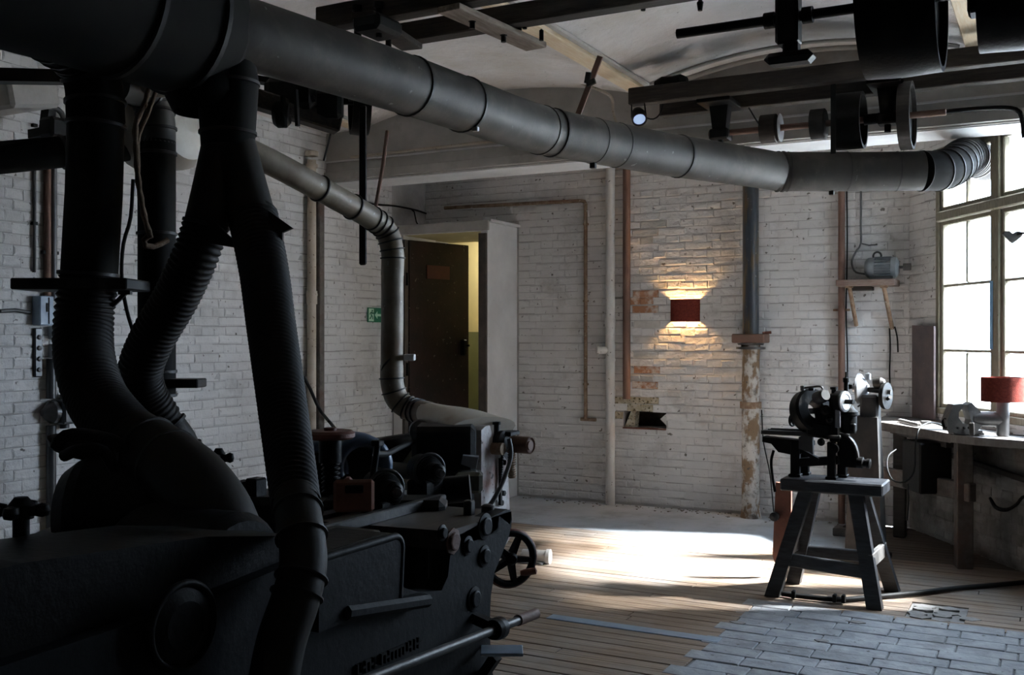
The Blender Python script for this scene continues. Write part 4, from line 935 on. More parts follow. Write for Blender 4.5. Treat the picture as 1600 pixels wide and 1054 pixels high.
MB().bar(q + V((-.02, 0, -.02)), (q.x - .25, q.y + .02, .2), .03, .03).build('pedal_arm', 'black_iron', None); pa = bpy.data.objects['pedal_arm']; pa.parent = t; WM[t.name] = Matrix.Identity(4)
# ------- works on top of the front machine
t = thing('feed_handwheel', 'dark red rimmed handwheel on a threaded column behind the hose', 'handwheel', at(517, 760, 3.25))
c = at(516, 679, 3.25); MB().lathe(c - V((0, 0, .012)), Z, [(0, 0), (.07, 0), (.078, .006), (.078, .018), (.068, .026), (.02, .026), (.02, .035), (0, .035)], 28).build('wheel_disc', 'rust_red', t)
MB().cyl(at(516, 683, 3.25), at(516, 722, 3.25), .036, 20).build('sleeve', 'black_iron', t)
P_, mb = flex([at(516, 718, 3.25), at(517, 740, 3.25), at(517, 768, 3.25)], .026, pitch=.014, amp=.005, n=18); mb.build('screw_thread', 'black_iron', t)
for nm, px, py, w_, lb in (('motor_guard', 556, 724, .085, 'blue curved motor hood, right one of the pair behind the red handwheel'), ('motor_guard', 490, 732, .080, 'blue curved motor hood, left one of the pair behind the red handwheel')):
    c = at(px, py, 3.75); t = thing(nm, lb, 'hood', c); ax = V((.8, -.6, 0)).normalized(); sd_ = ax.cross(Z)
    R = .112; mb = MB(); n = 18; vs_ = []
    prof = [(R * .62, -.10), (R * .62, .09), (R * .80, .11), (R, .09), (R * 1.04, 0), (R, -.10), (R * .62, -.10)]
    for i in range(n + 1):
        an = pi * (-.12 + 1.16 * i / n)
        for r0, h0 in prof: vs_.append(c + (sd_ * cos(an) + Z * sin(an)) * r0 + ax * h0)
    m_ = len(prof); mb.add(vs_, [(i * m_ + k, i * m_ + k + 1, (i + 1) * m_ + k + 1, (i + 1) * m_ + k) for i in range(n) for k in range(m_ - 1)], True)
    mb.build('hood_shell', 'blue_enamel', t); MB().cyl(c - ax * .16, c + ax * .03, .062, 20).build('motor_body', 'black_iron', t)
    MB().box(c - V((0, 0, .12)) - ax * .05, (.16, .16, .12), bev=.01).build('motor_foot', 'black_iron', t)
c0_, c1_ = at(580, 762, 3.35), at(590, 692, 3.35); t = thing('clamp_bolt', 'upright clamping bolt with square head leaning right of the blue hoods', 'bolt', c0_)
MB().tube([c0_, c1_], .011, 12).build('shank', 'black_iron', t); MB().box(c1_, (.032, .032, .02), bev=.003).build('square_head', 'black_iron', t)
q = [at(588, 709, 3.4), at(605, 708, 3.6), at(622, 700, 3.9), at(645, 690, 4.2)]; tag(MB().tube(spline(q, .03), .011, 8).build('arched_cable', 'cable_black'), 'black cable arching right from the clamping bolt to the rear machine', 'cable')
# copper coloured guard plate
a = at(553, 774, 3.15); t = thing('guard_plate', 'copper brown guard plate with a rounded slot on the front machine', 'plate', a); Rz = Matrix.Rotation(YAW + .12, 3, 'Z')
MB().box(a, (.125, .02, .10), Rz, bev=.009).build('plate', 'copper_plate', t); MB().box(a + V((.01, -.012, .022)), (.055, .008, .024), Rz, bev=.003).build('slot', 'black_iron', t)
MB().box(a + V((-.045, .03, 0)), (.03, .06, .10), Rz, bev=.01).build('plate_return', 'rust_red', t)
def spindle(px, py, d, R, L, lb, knob=True):
    c = at(px, py, d); ax = (V((.86, -.50, .0))).normalized(); t = thing('cutter_spindle', lb, 'spindle', c)
    MB().lathe(c - ax * L, ax, [(0, 0), (R, 0), (R, L * .5), (R * .92, L * .55), (R * .92, L * .62), (R * .6, L * .66), (R * .6, L), (R * .4, L + .01), (0, L + .01)], 24).build('spindle_body', 'black_iron', t)
    MB().torus(c - ax * L * .45, ax, R * 1.12, .006, 26, 6).build('bearing_ring', 'grey_iron', t)
    MB().lathe(c, ax, [(R * .28, 0), (R * .28, .03), (R * .2, .036), (0, .036)], 14).build('spindle_nut', 'worn_steel', t)
    MB().box(c - ax * L * .7 - V((0, 0, R * 1.3)), (R * 1.6, R * 2.4, R * 1.4), bev=.01).build('bearing_foot', 'black_iron', t)
spindle(616, 768, 3.3, .056, .14, 'black cutter spindle with steel nut, nearer one right of the copper plate')
spindle(684, 738, 3.6, .053, .14, 'black cutter spindle with steel nut, farther one left of the shiny plate')
c = at(640, 788, 3.3); t = thing('spindle_housing', 'black ribbed housing lying under the two spindles on the table', 'housing', c)
MB().box(at(600, 800, 3.45), (.42, .16, .10), Matrix.Rotation(YAW, 3, 'Z'), bev=.02).build('lower_block', 'black_iron', t); MB().cyl(at(640, 772, 3.75), at(735, 762, 3.75), .05, 20).build('cross_cylinder', 'black_iron', t)
MB().box(at(672, 790, 3.5), (.06, .10, .05), Matrix.Rotation(YAW, 3, 'Z'), bev=.006).build('stop_block', 'grey_iron', t)
c = at(733, 793, 3.3); tag(MB().box(c, (.03, .03, .05), bev=.004).build('table_stop', 'worn_steel'), 'small worn steel stop on the far end of the machine table', 'stop')
c = at(762, 790, 3.35); tag(MB().lathe((c.x, c.y, .93), Z, [(0, 0), (.022, 0), (.022, .02), (.012, .026), (0, .026)], 14).build('steel_button', 'worn_steel'), 'small round steel knob near the table corner of the front machine', 'knob')
for k in range(3): pass
# clamp column and black motor mass at the left
def knobpost(px, py, d, h, r_, lb, lobes=4):
    c = at(px, py, d); t = thing('clamping_screw', lb, 'screw', c - V((0, 0, h))); MB().cyl(c - V((0, 0, h)), c, r_, 14).build('post', 'black_iron', t)
    MB().lathe(c - V((0, 0, .005)), Z, [(0, 0), (r_ * 1.5, 0), (r_ * 1.5, .03), (r_ * .8, .045), (0, .045)], 14).build('hub', 'black_iron', t)
    for k in range(lobes):
        an = 2 * pi * k / lobes + YAW; q = c + V((cos(an), sin(an), 0)) * r_ * 2.6 + V((0, 0, .012)); MB().lathe(q - V((0, 0, .014)), Z, [(0, 0), (r_ * .8, .004), (r_ * 1.0, .014), (r_ * .8, .026), (0, .03)], 12).build('lobe', 'black_iron', t); MB().bar(c + V((0, 0, .012)), q, .018, .02).build('lobe_arm', 'black_iron', t)
knobpost(33, 806, 2.15, .16, .017, 'four-lobed clamping knob standing at the far left edge of the front machine')
knobpost(342, 722, 2.9, .17, .012, 'four-lobed clamping knob between the leftmost duct hood and the forked duct hose')
t = thing('drive_motor', 'round black drive motor mass behind the leftmost duct hood', 'motor', at(145, 790, 2.9))
cc = at(140, 800, 2.9); ax = V((.87, .5, 0)); MB().lathe(cc - ax * .06, ax, [(0, 0), (.12, 0), (.15, .04), (.16, .07), (.16, .26), (.15, .29), (.11, .33), (0, .33)], 32).build('motor_body', 'black_iron', t)
MB().lathe(at(128, 705, 2.95) , V((.3, .1, 1)), [(0, 0), (.09, 0), (.10, .02), (.0, .03)], 24).build('top_cap', 'black_iron', t)
MB().box(at(160, 880, 2.85), (.36, .4, .2), Matrix.Rotation(YAW, 3, 'Z'), bev=.03).build('motor_foot', 'black_iron', t)
q = [at(88, 700, 2.8), at(96, 684, 2.8), at(120, 678, 2.8), at(150, 682, 2.8), at(182, 690, 2.8), at(190, 705, 2.8)]
t = thing('hose_loop', 'loop of thick black hose lying over the drive motor', 'hose', q[0]); MB().tube(spline(q, .02), .018, 10).build('hose_run', 'cable_black', t)
q = [at(100, 712, 2.75), at(125, 702, 2.72), at(160, 704, 2.72), at(180, 735, 2.75)]; MB().tube(spline(q, .02), .016, 10).build('hose_run', 'cable_black', t)
tag(MB().bar(at(-20, 885, 1.95), at(30, 862, 2.1), .02, .02).build('stay_bar', 'black_iron'), 'slanting black stay bar at the bottom left edge of the picture', 'bar')
t = thing('front_cover', 'large black cover box across the bottom left of the front machine', 'cover', (-2.2, 1.6, .9))
mb = MB(); poly = [V((-1.62, y_, z_)) for y_, z_ in ((.6, .9), (.6, 1.08), (1.2, 1.10), (1.65, 1.07), (1.95, 1.02), (1.95, .9))]
mb.prism(poly, (-.28, 0, 0)); mb.build('cover_box', 'black_iron', t)
MB().torus(F_(275, 975) + V((.02, 0, 0)), (1, 0, 0), .085, .008, 30, 8).build('round_hatch', 'black_iron', t)
MB().lathe(F_(275, 975), (1, 0, 0), [(0, 0), (.08, 0), (.08, .02), (.05, .03), (0, .03)], 26).build('hatch_disc', 'black_iron', t)
t = thing('cutter_hood', 'black arched cutter hood below the leftmost duct', 'hood', at(330, 850, 2.65)); cc = at(310, 905, 2.6)
MB().lathe(cc - V((.2, 0, 0)), (1, 0, 0), [(0, 0), (.16, 0), (.18, .03), (.18, .32), (.16, .35), (0, .35)], 30).build('hood_shell', 'black_iron', t)
t = thing('upright_bracket', 'black upright bracket between the hood and the forked duct hose', 'bracket', at(400, 860, 2.85))
MB().bar(at(400, 870, 2.85), at(400, 746, 2.85), .04, .05, bev=.005).build('upright', 'black_iron', t); MB().lathe(at(381, 765, 2.9), V((.8, -.6, 0)), [(0, 0), (.03, 0), (.03, .04), (0, .04)], 16).build('pivot_boss', 'black_iron', t)
MB().box(at(385, 830, 2.9), (.25, .2, .22), Matrix.Rotation(YAW, 3, 'Z'), bev=.02).build('bracket_base', 'black_iron', t)

# ============================================================ REAR MACHINE (thicknesser)
XR = -2.12
def R3(px, py): return onX(px, py, XR)
rm = t = thing('thickness_planer', 'rusty and white painted planing machine standing behind the front machine', 'machine', (-2.6, 3.9, 0))
ya, yb = R3(752, 700).y, R3(796, 760).y
pl_ = [R3(758, 666), R3(765, 664), R3(772, 690), V((XR, yb - .02, R3(795, 720).z)), V((XR, yb, R3(797, 780).z)), V((XR, yb + .01, .62)), V((XR, R3(768, 900).y, .53)), V((XR, R3(757, 900).y, .47)), V((XR, R3(754, 900).y, 0)), V((XR, ya - .06, 0)), V((XR, ya, .3)), V((XR, ya, R3(752, 672).z))]
MB().prism(pl_, (-.05, 0, 0)).build('end_frame', 'white_rust' if 'white_rust' in MATS else 'peeling_white', t, label='peeling white and rusty end frame')
MB().box((XR - .12, ya - .045, .56), (.20, .05, 1.12), bev=.006).build('front_post', 'black_iron', t)
MB().box((-2.62, 3.85, .53), (.06, .4, 1.06), bev=.01).build('far_end_frame', 'black_iron', t)
MB().box((-2.34, 3.95, 1.0), (.36, .34, .18), bev=.02).build('cutter_housing', 'black_iron', t)
MB().box((-2.38, 3.78, .72), (.48, .50, .05), bev=.01).build('planer_table', 'grey_iron', t)
MB().box((-2.52, 4.0, .35), (.16, .3, .66), bev=.02).build('machine_base', 'black_iron', t)
MB().tube([(-2.62, 3.66, .93), (-2.17, 3.66, .93)], .035, 16).build('feed_roller', 'worn_steel', t)
c = R3(733, 752) + V((-.22, -.1, 0)); MB().box(at(733, 752, 4.1), (.11, .10, .085), Matrix.Rotation(YAW, 3, 'Z'), bev=.014).build('shiny_cover', 'shiny_plate', t, label='shiny greenish metal cover')
MB().bar(at(722, 717, 4.15), at(746, 722, 4.15), .05, .035, w1=.06, h1=.05).build('bright_chute', 'bright_steel', t)
MB().box(at(696, 700, 4.3), (.26, .25, .20), Matrix.Rotation(YAW, 3, 'Z'), bev=.02).build('feed_box', 'black_iron', t)
# gear, screw, roller and fittings on the end frame
MB().lathe(R3(797, 693) + V((-.02, 0, 0)), V((1, -.15, 0)), [(0, 0), (.037, 0), (.037, .13), (.033, .134), (.033, .128), (.020, .128), (.020, .134), (0, .134)], 26).build('drive_roller', 'rust_pipe', t, label='rust brown cylindrical drive roller')
MB().cyl(R3(776, 682), R3(776, 662), .012, 12).build('adjusting_screw', 'black_iron', t); MB().lathe(R3(776, 663), Z, [(0, 0), (.018, 0), (.018, .012), (0, .014)], 16).build('screw_head', 'black_iron', t)
MB().lathe(R3(778, 690) , (1, 0, 0), [(0, 0), (.05, 0), (.05, .03), (.03, .045), (0, .045)], 12).build('gear', 'black_iron', t)
MB().lathe(R3(770, 700) , (1, 0, 0), [(0, 0), (.026, 0), (.026, .05), (0, .05)], 12).build('gear', 'rusty_iron', t)
MB().box(R3(786, 676) + V((.03, 0, 0)), (.06, .09, .02), bev=.004).build('top_bracket', 'black_iron', t)
P_, mb = flex([R3(790, 706) + V((.03, 0, 0)), R3(790, 730) + V((.03, 0, 0)), R3(791, 745) + V((.03, 0, 0))], .016, pitch=.010, amp=.004, n=12); mb.build('spring', 'rusty_iron', t)
P_, mb = flex([R3(775, 710) + V((.03, 0, 0)), R3(774, 730) + V((.03, 0, 0)), R3(772, 750) + V((.03, 0, 0))], .006, pitch=.010, amp=.002, n=8); mb.build('chain', 'black_iron', t)
MB().bar(R3(778, 715) + V((.012, 0, 0)), R3(778, 788) + V((.012, 0, 0)), .012, .014).build('guide_bar', 'black_iron', t)
for px, py in ((785, 770), (782, 785), (786, 722), (792, 800)): MB().lathe(R3(px, py), (1, 0, 0), [(0, 0), (.012, 0), (.012, .012), (0, .014)], 10).build('bolt', 'black_iron', t)
q = [R3(776, 684) + V((.06, 0, 0)), R3(776, 710) + V((.07, 0, 0)), R3(770, 750) + V((.05, 0, 0)), R3(761, 780) + V((.03, 0, 0)), R3(756, 800)]
MB().tube(spline(q, .02), .010, 8).build('grease_hose', 'cable_grey', t)
MB().lathe(at(656, 672, 4.6), V((.6, -.8, 0)), [(0, 0), (.05, 0), (.05, .06), (.02, .08), (0, .08)], 18).build('pulley_cover', 'worn_steel', t)
MB().bar(at(635, 760, 4.5), at(650, 700, 4.7), .10, .04).build('sloping_guard', 'galv_light', t)
# handwheel of the rear machine
wc = at(797, 872, 3.95); t = thing('spoked_handwheel', 'black spoked handwheel with dark red rim and side handle by the front machine', 'handwheel', wc)
ax = V((.80, -.60, 0)).normalized(); wheel(t, wc, ax, .098, .015, 5, .026, 'black_iron', handle=False)
MB().torus(wc, ax, .104, .012, 32, 6).build('rim_edge', 'rust_red', t)
hp = wc + ax.cross(Z).normalized() * -.02; MB().lathe(at(813, 895, 3.9), V((.85, .45, .15)), [(0, 0), (.010, 0), (.014, .02), (.013, .06), (0, .065)], 12).build('handle', 'rust_red', t)
MB().cyl(wc - ax * .35, wc, .014, 12).build('wheel_shaft', 'black_iron', t)
c = onZ(842, 872, .03); t = thing('pipe_stub', 'short pale flanged pipe stub lying on the floor right of the handwheel', 'pipe', (c.x, c.y, 0))
MB().lathe((c.x - .11, c.y - .02, .045), V((1, .2, 0)), [(0, 0), (.042, 0), (.042, .16), (.05, .165), (.05, .19), (.02, .19), (0, .15)], 18).build('stub', 'peeling_white', t); MB().box((c.x - .05, c.y, .008), (.2, .1, .016), bev=.003).build('base_plate', 'concrete', t)

def demote(o, parent):
    """turn a top-level thing into a part of another thing, keeping its place"""
    o.parent = parent; o.matrix_parent_inverse = WM[parent.name].inverted()
    for k in ('category', 'group'):
        if k in o: del o[k]
for o in list(COL.objects):
    b_ = o.name.split('.')[0]
    if o.parent is None and b_ in ('feed_handwheel', 'motor_guard', 'clamp_bolt', 'guard_plate', 'cutter_spindle', 'spindle_housing', 'table_stop', 'steel_button', 'clamping_screw', 'drive_motor', 'stay_bar', 'front_cover', 'cutter_hood', 'upright_bracket', 'control_rod', 'foot_pedal'): demote(o, fm)
    if o.parent is None and b_ == 'spoked_handwheel': demote(o, rm)
dz = bpy.data.objects['duct_manifold']
dz['label'] = 'huge grey sheet metal extraction duct with dark manifold, running overhead to the window'; dz.name = 'main_extraction_duct'; WM[dz.name] = WM['duct_manifold']
for o in list(COL.objects):
    b_ = o.name.split('.')[0]
    if o.parent is None and b_ in ('extraction_duct', 'duct_elbow'): demote(o, dz)
for o in list(COL.objects):
    if o.name.split('.')[0] == 'extraction_duct': o.name = 'duct_length'
# ============================================================ STOOL AND SAW GRINDER
SX0, SX1, SY0, SY1, SZ = -1.42, -.85, 6.0, 6.28, .68
t = thing('work_stool', 'heavy dark wooden stool with splayed legs carrying the grinding machine', 'stool', (-1.14, 6.14, 0))
MB().box(((SX0 + SX1) / 2, (SY0 + SY1) / 2, SZ - .035), (SX1 - SX0, SY1 - SY0, .07), bev=.008).build('seat_plank', 'stool_wood', t)
legs = {}
for nm, fx, fy, tx, ty in (('nr', -.885, 5.955, -1.00, 6.05), ('nl', -1.455, 5.975, -1.28, 6.05), ('fr', -.855, 6.42, -1.0, 6.23), ('fl', -1.42, 6.36, -1.27, 6.23)):
    a, b = V((fx, fy, 0)), V((tx, ty, SZ - .07)); legs[nm] = (a, b); d = b - a
    mb = MB(); w = .082; vs_ = []
    for p, q in ((a, w), (b, w * .95)):
        vs_ += [p + V((sx * q / 2, sy * .035, 0)) for sx, sy in ((-1, -1), (1, -1), (1, 1), (-1, 1))]
    mb.add(vs_, [(0, 3, 2, 1), (4, 5, 6, 7), (0, 1, 5, 4), (1, 2, 6, 5), (2, 3, 7, 6), (3, 0, 4, 7)]); mb.build('leg', 'stool_wood', t)
L = lambda k, z: legs[k][0].lerp(legs[k][1], z / (SZ - .07))
MB().bar(L('nl', .215), L('nr', .19), .035, .075, bev=.006).build('stretcher', 'stool_wood', t)
MB().bar(L('fl', .21), L('fr', .20), .035, .07, bev=.006).build('stretcher', 'stool_wood', t)
MB().bar(L('nr', .255) + V((.02, -.03, 0)), L('fr', .255) + V((.02, .03, 0)), .03, .085, bev=.005).build('stretcher', 'worn_wood', t, label='pale end stretcher with window light put into its colour')  # window light on this end is painted as paler wood
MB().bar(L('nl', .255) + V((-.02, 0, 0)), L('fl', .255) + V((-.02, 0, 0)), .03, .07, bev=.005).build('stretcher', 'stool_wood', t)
# pole of wood / rod on the floor
q = [onZ(x, y, .018) for x, y in ((1222, 927), (1250, 931), (1312, 936), (1365, 932), (1440, 925), (1500, 918), (1560, 913), (1625, 907))]
t = thing('floor_cable', 'thick black cable lying across the floor under the stool to the right', 'cable', q[0]); MB().tube(spline(q, .04), .015, 8).build('cable_run', 'cable_black', t)
for x, y in ((1240, 928), (1304, 934), (1318, 935)): c = onZ(x, y, .03); MB().box(c, (.02, .04, .045), bev=.004).build('cable_clip', 'cable_black', t)
# leaning red board
a, b = onY(1222, 878, 6.32), onY(1228, 758, 6.32)
t = MB().prism([onY(x, y, 6.42) for x, y in ((1212, 753), (1236, 757), (1236, 800), (1228, 850), (1211, 880), (1207, 868))], (0, .03, 0)).build('leaning_board', 'rust_red'); tag(t, 'reddish brown board leaning behind the left legs of the stool', 'board')
tag(MB().lathe(onY(1211, 806, 6.42), (0, -1, 0), [(0, 0), (.028, 0), (.028, .03), (0, .035)], 14).build('foot_switch', 'bakelite'), 'small black round switch on the reddish board behind the stool', 'switch')
# grinder on the stool
GY = 6.14
def G(px, py, dy=0): return onY(px, py, GY + dy)
t = gm = thing('saw_grinder', 'black saw sharpening machine with tilted disc guard and slotted table on the stool', 'machine', (-1.14, GY, SZ))
# slotted table
zt_ = G(1230, 676).z
MB().prism([G(1191, 682), G(1268, 690), G(1268, 697), G(1246, 712), G(1216, 706), G(1205, 693), G(1191, 690)], (0, .10, 0)).build('table_casting', 'black_iron', t)
tb = MB(); xa, xb = G(1191, 680).x, G(1270, 684).x
tb.box(((xa + xb) / 2, GY + .05, zt_), (xb - xa, .17, .026), bev=.004); tb.build('slotted_table', 'grey_iron', t)
for k in range(2): MB().box(((xa + xb) / 2, GY + .02 + .07 * k, zt_ + .015), ((xb - xa) * .8, .014, .006)).build('table_slot', 'black_iron', t)
MB().prism([G(1250, 682), G(1271, 672), G(1272, 709), G(1266, 705), G(1250, 700)], (0, -.035, 0)).build('table_end_bracket', 'grey_iron', t)
# posts
for x0_, x1_, y0_, dy in ((1236, 1250, 690, 0), (1252, 1264, 700, .10), (1293, 1306, 690, -.02), (1309, 1323, 688, .10)):
    a = G((x0_ + x1_) / 2, y0_, dy); w_ = (G(x1_, y0_, dy) - G(x0_, y0_, dy)).length
    MB().box((a.x, a.y, (a.z + SZ) / 2), (w_, w_ * .9, a.z - SZ), bev=.004).build('post', 'black_iron', t)
    MB().box((a.x, a.y, SZ + .008), (w_ * 1.3, w_ * 1.5, .016), bev=.003).build('post_foot', 'black_iron', t)
MB().bar(G(1250, 722), G(1312, 718), .05, .05, bev=.006).build('cross_beam', 'black_iron', t)
MB().bar(G(1255, 705), G(1280, 718, -.02), .03, .02).build('link_bar', 'black_iron', t)
# disc guard: thick ring seen at an angle
c = G(1268, 642, .04); ax = V((.72, -.62, .30)).normalized()
u_ = ax.cross(Z).normalized(); w2 = ax.cross(u_)
MB().lathe(c - ax * .04, ax, [(.055, 0), (.128, 0), (.132, .01), (.132, .07), (.120, .085), (.06, .09), (.055, .085), (.055, 0)], 34).build('disc_guard', 'black_iron', t)
MB().lathe(c - ax * .01, ax, [(0, 0), (.095, 0), (.095, .01), (0, .012)], 30).build('grinding_disc', 'grey_iron', t) if False else None
MB().bar(c - u_ * .10, c + u_ * .10, .03, .025, ax).build('guard_cross', 'black_iron', t)
MB().lathe(G(1277, 622, -.02), ax, [(0, 0), (.038, 0), (.038, .06), (.03, .08), (0, .08)], 20).build('guard_hood', 'grey_iron', t)
MB().bar(G(1262, 668), G(1300, 674), .09, .09, bev=.012).build('arm_casting', 'black_iron', t)
MB().bar(G(1275, 655), G(1306, 650), .05, .11, bev=.012).build('arm_casting', 'black_iron', t)
# head above
q = [G(1254, 606), G(1270, 604), G(1283, 604), G(1286, 612), G(1286, 622)]; MB().tube(spline(q, .01), .006, 8).build('bent_rod', 'worn_steel', t); MB().box(G(1254, 606), (.022, .03, .030), bev=.003).build('rod_block', 'worn_wood', t)
MB().box(G(1268, 608), (.03, .03, .015), bev=.003).build('rod_clamp', 'black_iron', t)
# upright
MB().bar(G(1305, 690), G(1304, 622), .055, .06, bev=.008).build('upright', 'black_iron', t)
MB().bar(G(1309, 668, -.035), G(1309, 640, -.035), .03, .012, bev=.003).build('bright_slide', 'bright_steel', t, label='bright worn slide face')
MB().lathe(G(1303, 622), Z, [(0, 0), (.034, 0), (.03, .02), (.014, .03), (.014, .05), (.022, .052), (.022, .066), (0, .068)], 18).build('top_knob', 'black_iron', t)
MB().bar(G(1290, 620), G(1312, 624), .06, .04, bev=.01).build('head_casting', 'black_iron', t)
# bright rimmed wheel
c = G(1319, 627, -.01); ax2 = V((.93, -.36, 0)).normalized(); MB().lathe(c, ax2, [(0, 0), (.060, 0), (.060, .010), (.045, .014), (.04, .010), (0, .010)], 28).build('bright_wheel', 'bright_steel', t, label='pale rimmed grinding wheel')
MB().cyl(c - ax2 * .03, c + ax2 * .06, .014, 12).build('wheel_shaft', 'black_iron', t)
MB().lathe(c - ax2 * .04, ax2, [(0, 0), (.064, 0), (.064, .035), (0, .035)], 28).build('wheel_back', 'black_iron', t)
# tall rod with cap
MB().tube([G(1322, 640, .04), G(1322, 592, .04)], .013, 12).build('tall_spindle', 'black_iron', t); MB().lathe(G(1322, 597, .04), Z, [(0, 0), (.018, 0), (.018, .025), (.006, .03), (.006, .06), (0, .062)], 12).build('spindle_cap', 'black_iron', t)
# motor cylinder behind
MB().lathe(G(1325, 676, .06), Z, [(0, 0), (.045, 0), (.05, .02), (.05, .10), (.058, .105), (.058, .125), (.04, .14), (.025, .16), (0, .16)], 24).build('motor_cylinder', 'black_iron', t)
MB().box(G(1333, 668, .02), (.03, .05, .05), bev=.006).build('terminal_box', 'black_iron', t)
# belt guard arc at lower right
c = G(1311, 716, .02); mb = MB(); vs_ = []; n = 14; R = .135
poly = [c + V((cos(a_) * .11, 0, sin(a_) * .15)) for a_ in [pi * .5 - pi * .55 * i / n for i in range(n + 1)]] + [c + V((.10, 0, -.045)), c + V((0, 0, -.045))]
mb.prism([p + V((0, -.03, 0)) for p in poly], (0, .07, 0)); mb.build('belt_guard', 'black_iron', t)
MB().tube([p + V((0, -.03, 0)) for p in poly[:-2]], .008, 8).build('guard_rim', 'worn_steel', t)
MB().lathe(G(1340, 722), (1, -.1, -.05), [(0, 0), (.034, 0), (.034, .03), (.022, .035), (.022, .05), (.028, .052), (.028, .07), (.012, .075), (0, .075)], 16).build('star_knob', 'black_iron', t)
MB().box(G(1300, 681), (.11, .09, .018), bev=.004).build('top_slide', 'grey_iron', t)
MB().lathe(G(1303, 700, -.03), (0, -1, 0), [(0, 0), (.03, 0), (.03, .03), (0, .035)], 18).build('pivot', 'black_iron', t)
# small handwheel at left
c = G(1238, 656); wheel(t, c, V((.95, -.3, 0)), .034, .006, 4, .010, 'black_iron', handle=False); MB().cyl(c, c + V((.09, 0, 0)), .008, 10).build('handwheel_shaft', 'black_iron', t)
MB().lathe(G(1251, 628), (-1, -.3, 0), [(0, 0), (.012, 0), (.016, .015), (0, .02)], 10).build('small_knob', 'rust_red', t)
q = [G(1209, 703), G(1205, 720), G(1207, 745), G(1211, 768, -.02)]; tag(MB().tube(spline(q, .02), .0085, 8).build('power_cord', 'cable_black'), 'black power cord looping from the grinder table to the stool end', 'cord')
for x0_, y0_, R in ((1290, 640, .03), (1283, 690, .022), (1296, 655, .02)): MB().lathe(G(x0_, y0_, -.04), (.2, -1, 0), [(0, 0), (R, 0), (R, .02), (R * .5, .03), (0, .03)], 12).build('boss', 'black_iron', t)

# ============================================================ PEDESTAL GRINDER
PYY = 7.25
def Q(px, py, dy=0): return onY(px, py, PYY + dy)
pc = Q(1353, 700); t = thing('pedestal_grinder', 'grey pedestal grinder with bright cone and dark wheel standing behind the stool', 'grinder', (pc.x, PYY, 0))
ztop = Q(1353, 650).z
mb = MB(); w0, w1_ = .12, .085; vs_ = [V((pc.x + sx * w, PYY + sy * w, z_)) for z_, w in ((0, w0), (ztop, w1_)) for sx, sy in ((-1, -1), (1, -1), (1, 1), (-1, 1))]
mb.add(vs_, [(0, 3, 2, 1), (4, 5, 6, 7), (0, 1, 5, 4), (1, 2, 6, 5), (2, 3, 7, 6), (3, 0, 4, 7)]); mb.build('pedestal', 'grey_iron', t)
MB().box((pc.x, PYY, .02), (.30, .28, .04), bev=.008).build('foot_plate', 'black_iron', t)
MB().box(Q(1360, 636), (.12, .13, .17), bev=.015).build('head_block', 'grey_iron', t)
MB().box(Q(1350, 655), (.17, .12, .05), bev=.01).build('rest_bracket', 'black_iron', t)
MB().lathe(Q(1352, 607), V((-1, .1, 0)), [(0, -.02), (.03, -.02), (.10, .03), (.105, .045), (.03, .06), (.03, .08), (0, .08)], 26).build('cone_disc', 'bright_steel', t, label='bright cone shaped disc')
MB().cyl(Q(1336, 606), Q(1392, 612), .018, 12).build('arbor', 'grey_iron', t)
MB().lathe(Q(1380, 618), V((1, -.25, 0)), [(0, 0), (.085, 0), (.09, .008), (.09, .03), (0, .034)], 28).build('dark_wheel', 'black_iron', t)
MB().lathe(Q(1366, 598), V((1, -.2, .1)), [(0, 0), (.035, 0), (.035, .05), (.02, .07), (0, .07)], 16).build('bearing_cap', 'worn_steel', t)
MB().lathe(Q(1356, 593), Z, [(0, 0), (.02, 0), (.02, .04), (0, .05)], 12).build('oil_cup', 'bright_steel', t)
MB().cyl(Q(1385, 624), Q(1391, 620, -.05), .012, 10).build('side_handle', 'worn_steel', t)
MB().bar(Q(1334, 600), Q(1346, 604), .02, .05).build('guard_tab', 'black_iron', t)
MB().bar(Q(1347, 612), Q(1340, 628), .014, .05).build('tool_rest', 'bright_steel', t)
MB().tube([Q(1340, 635), Q(1352, 628), Q(1366, 622)], .006, 8).build('pull_rod', 'worn_steel', t)
MB().lathe(Q(1331, 604), (-1, 0, 0), [(0, 0), (.014, 0), (.018, .02), (0, .024)], 10).build('arbor_nut', 'black_iron', t)
# little tin on floor
c = onZ(1325, 838, 0); t = thing('floor_tin', 'small flat open metal tray on the floor behind the stool', 'tray', (c.x, c.y, 0))
MB().box((c.x + .02, c.y + .06, .03), (.26, .16, .06), bev=.006).build('tray_body', 'grey_iron', t); MB().box((c.x + .02, c.y + .08, .062), (.13, .07, .006)).build('tray_opening', 'black_iron', t)

# ============================================================ WORKBENCH ALONG THE WINDOW WALL
BZ = .88
def onWz(px, py, z=BZ): return onZ(px, py, z)
fr = [onZ(1368, 657, BZ), onZ(1440, 669, BZ), onZ(1482, 677, BZ)]
fr = [V((-1.16, 7.98, BZ)), V((-.85, 7.53, BZ)), V((-.60, 7.16, BZ))]
bk = [wp((f - W0).dot(WD), BZ, .02) for f in fr]
t = wb = thing('workbench', 'worn dark workbench running under the window from the corner', 'bench', (-.7, 7.6, 0))
top = [V((-1.2, 8.585, BZ))] + [fr[0] + V((-.04, 0, 0))] + fr[1:] + [bk[2], V((-1.0, 8.55, BZ))]
mb = MB(); mb.prism([p + V((0, 0, -.06)) for p in top], (0, 0, .06)); mb.build('bench_top', 'bench_wood', t)
fr2 = [fr[2], V((-.45, 7.04, BZ)), V((-.16, 6.93, BZ)), V((.35, 6.55, BZ)), V((.8, 5.9, BZ))]
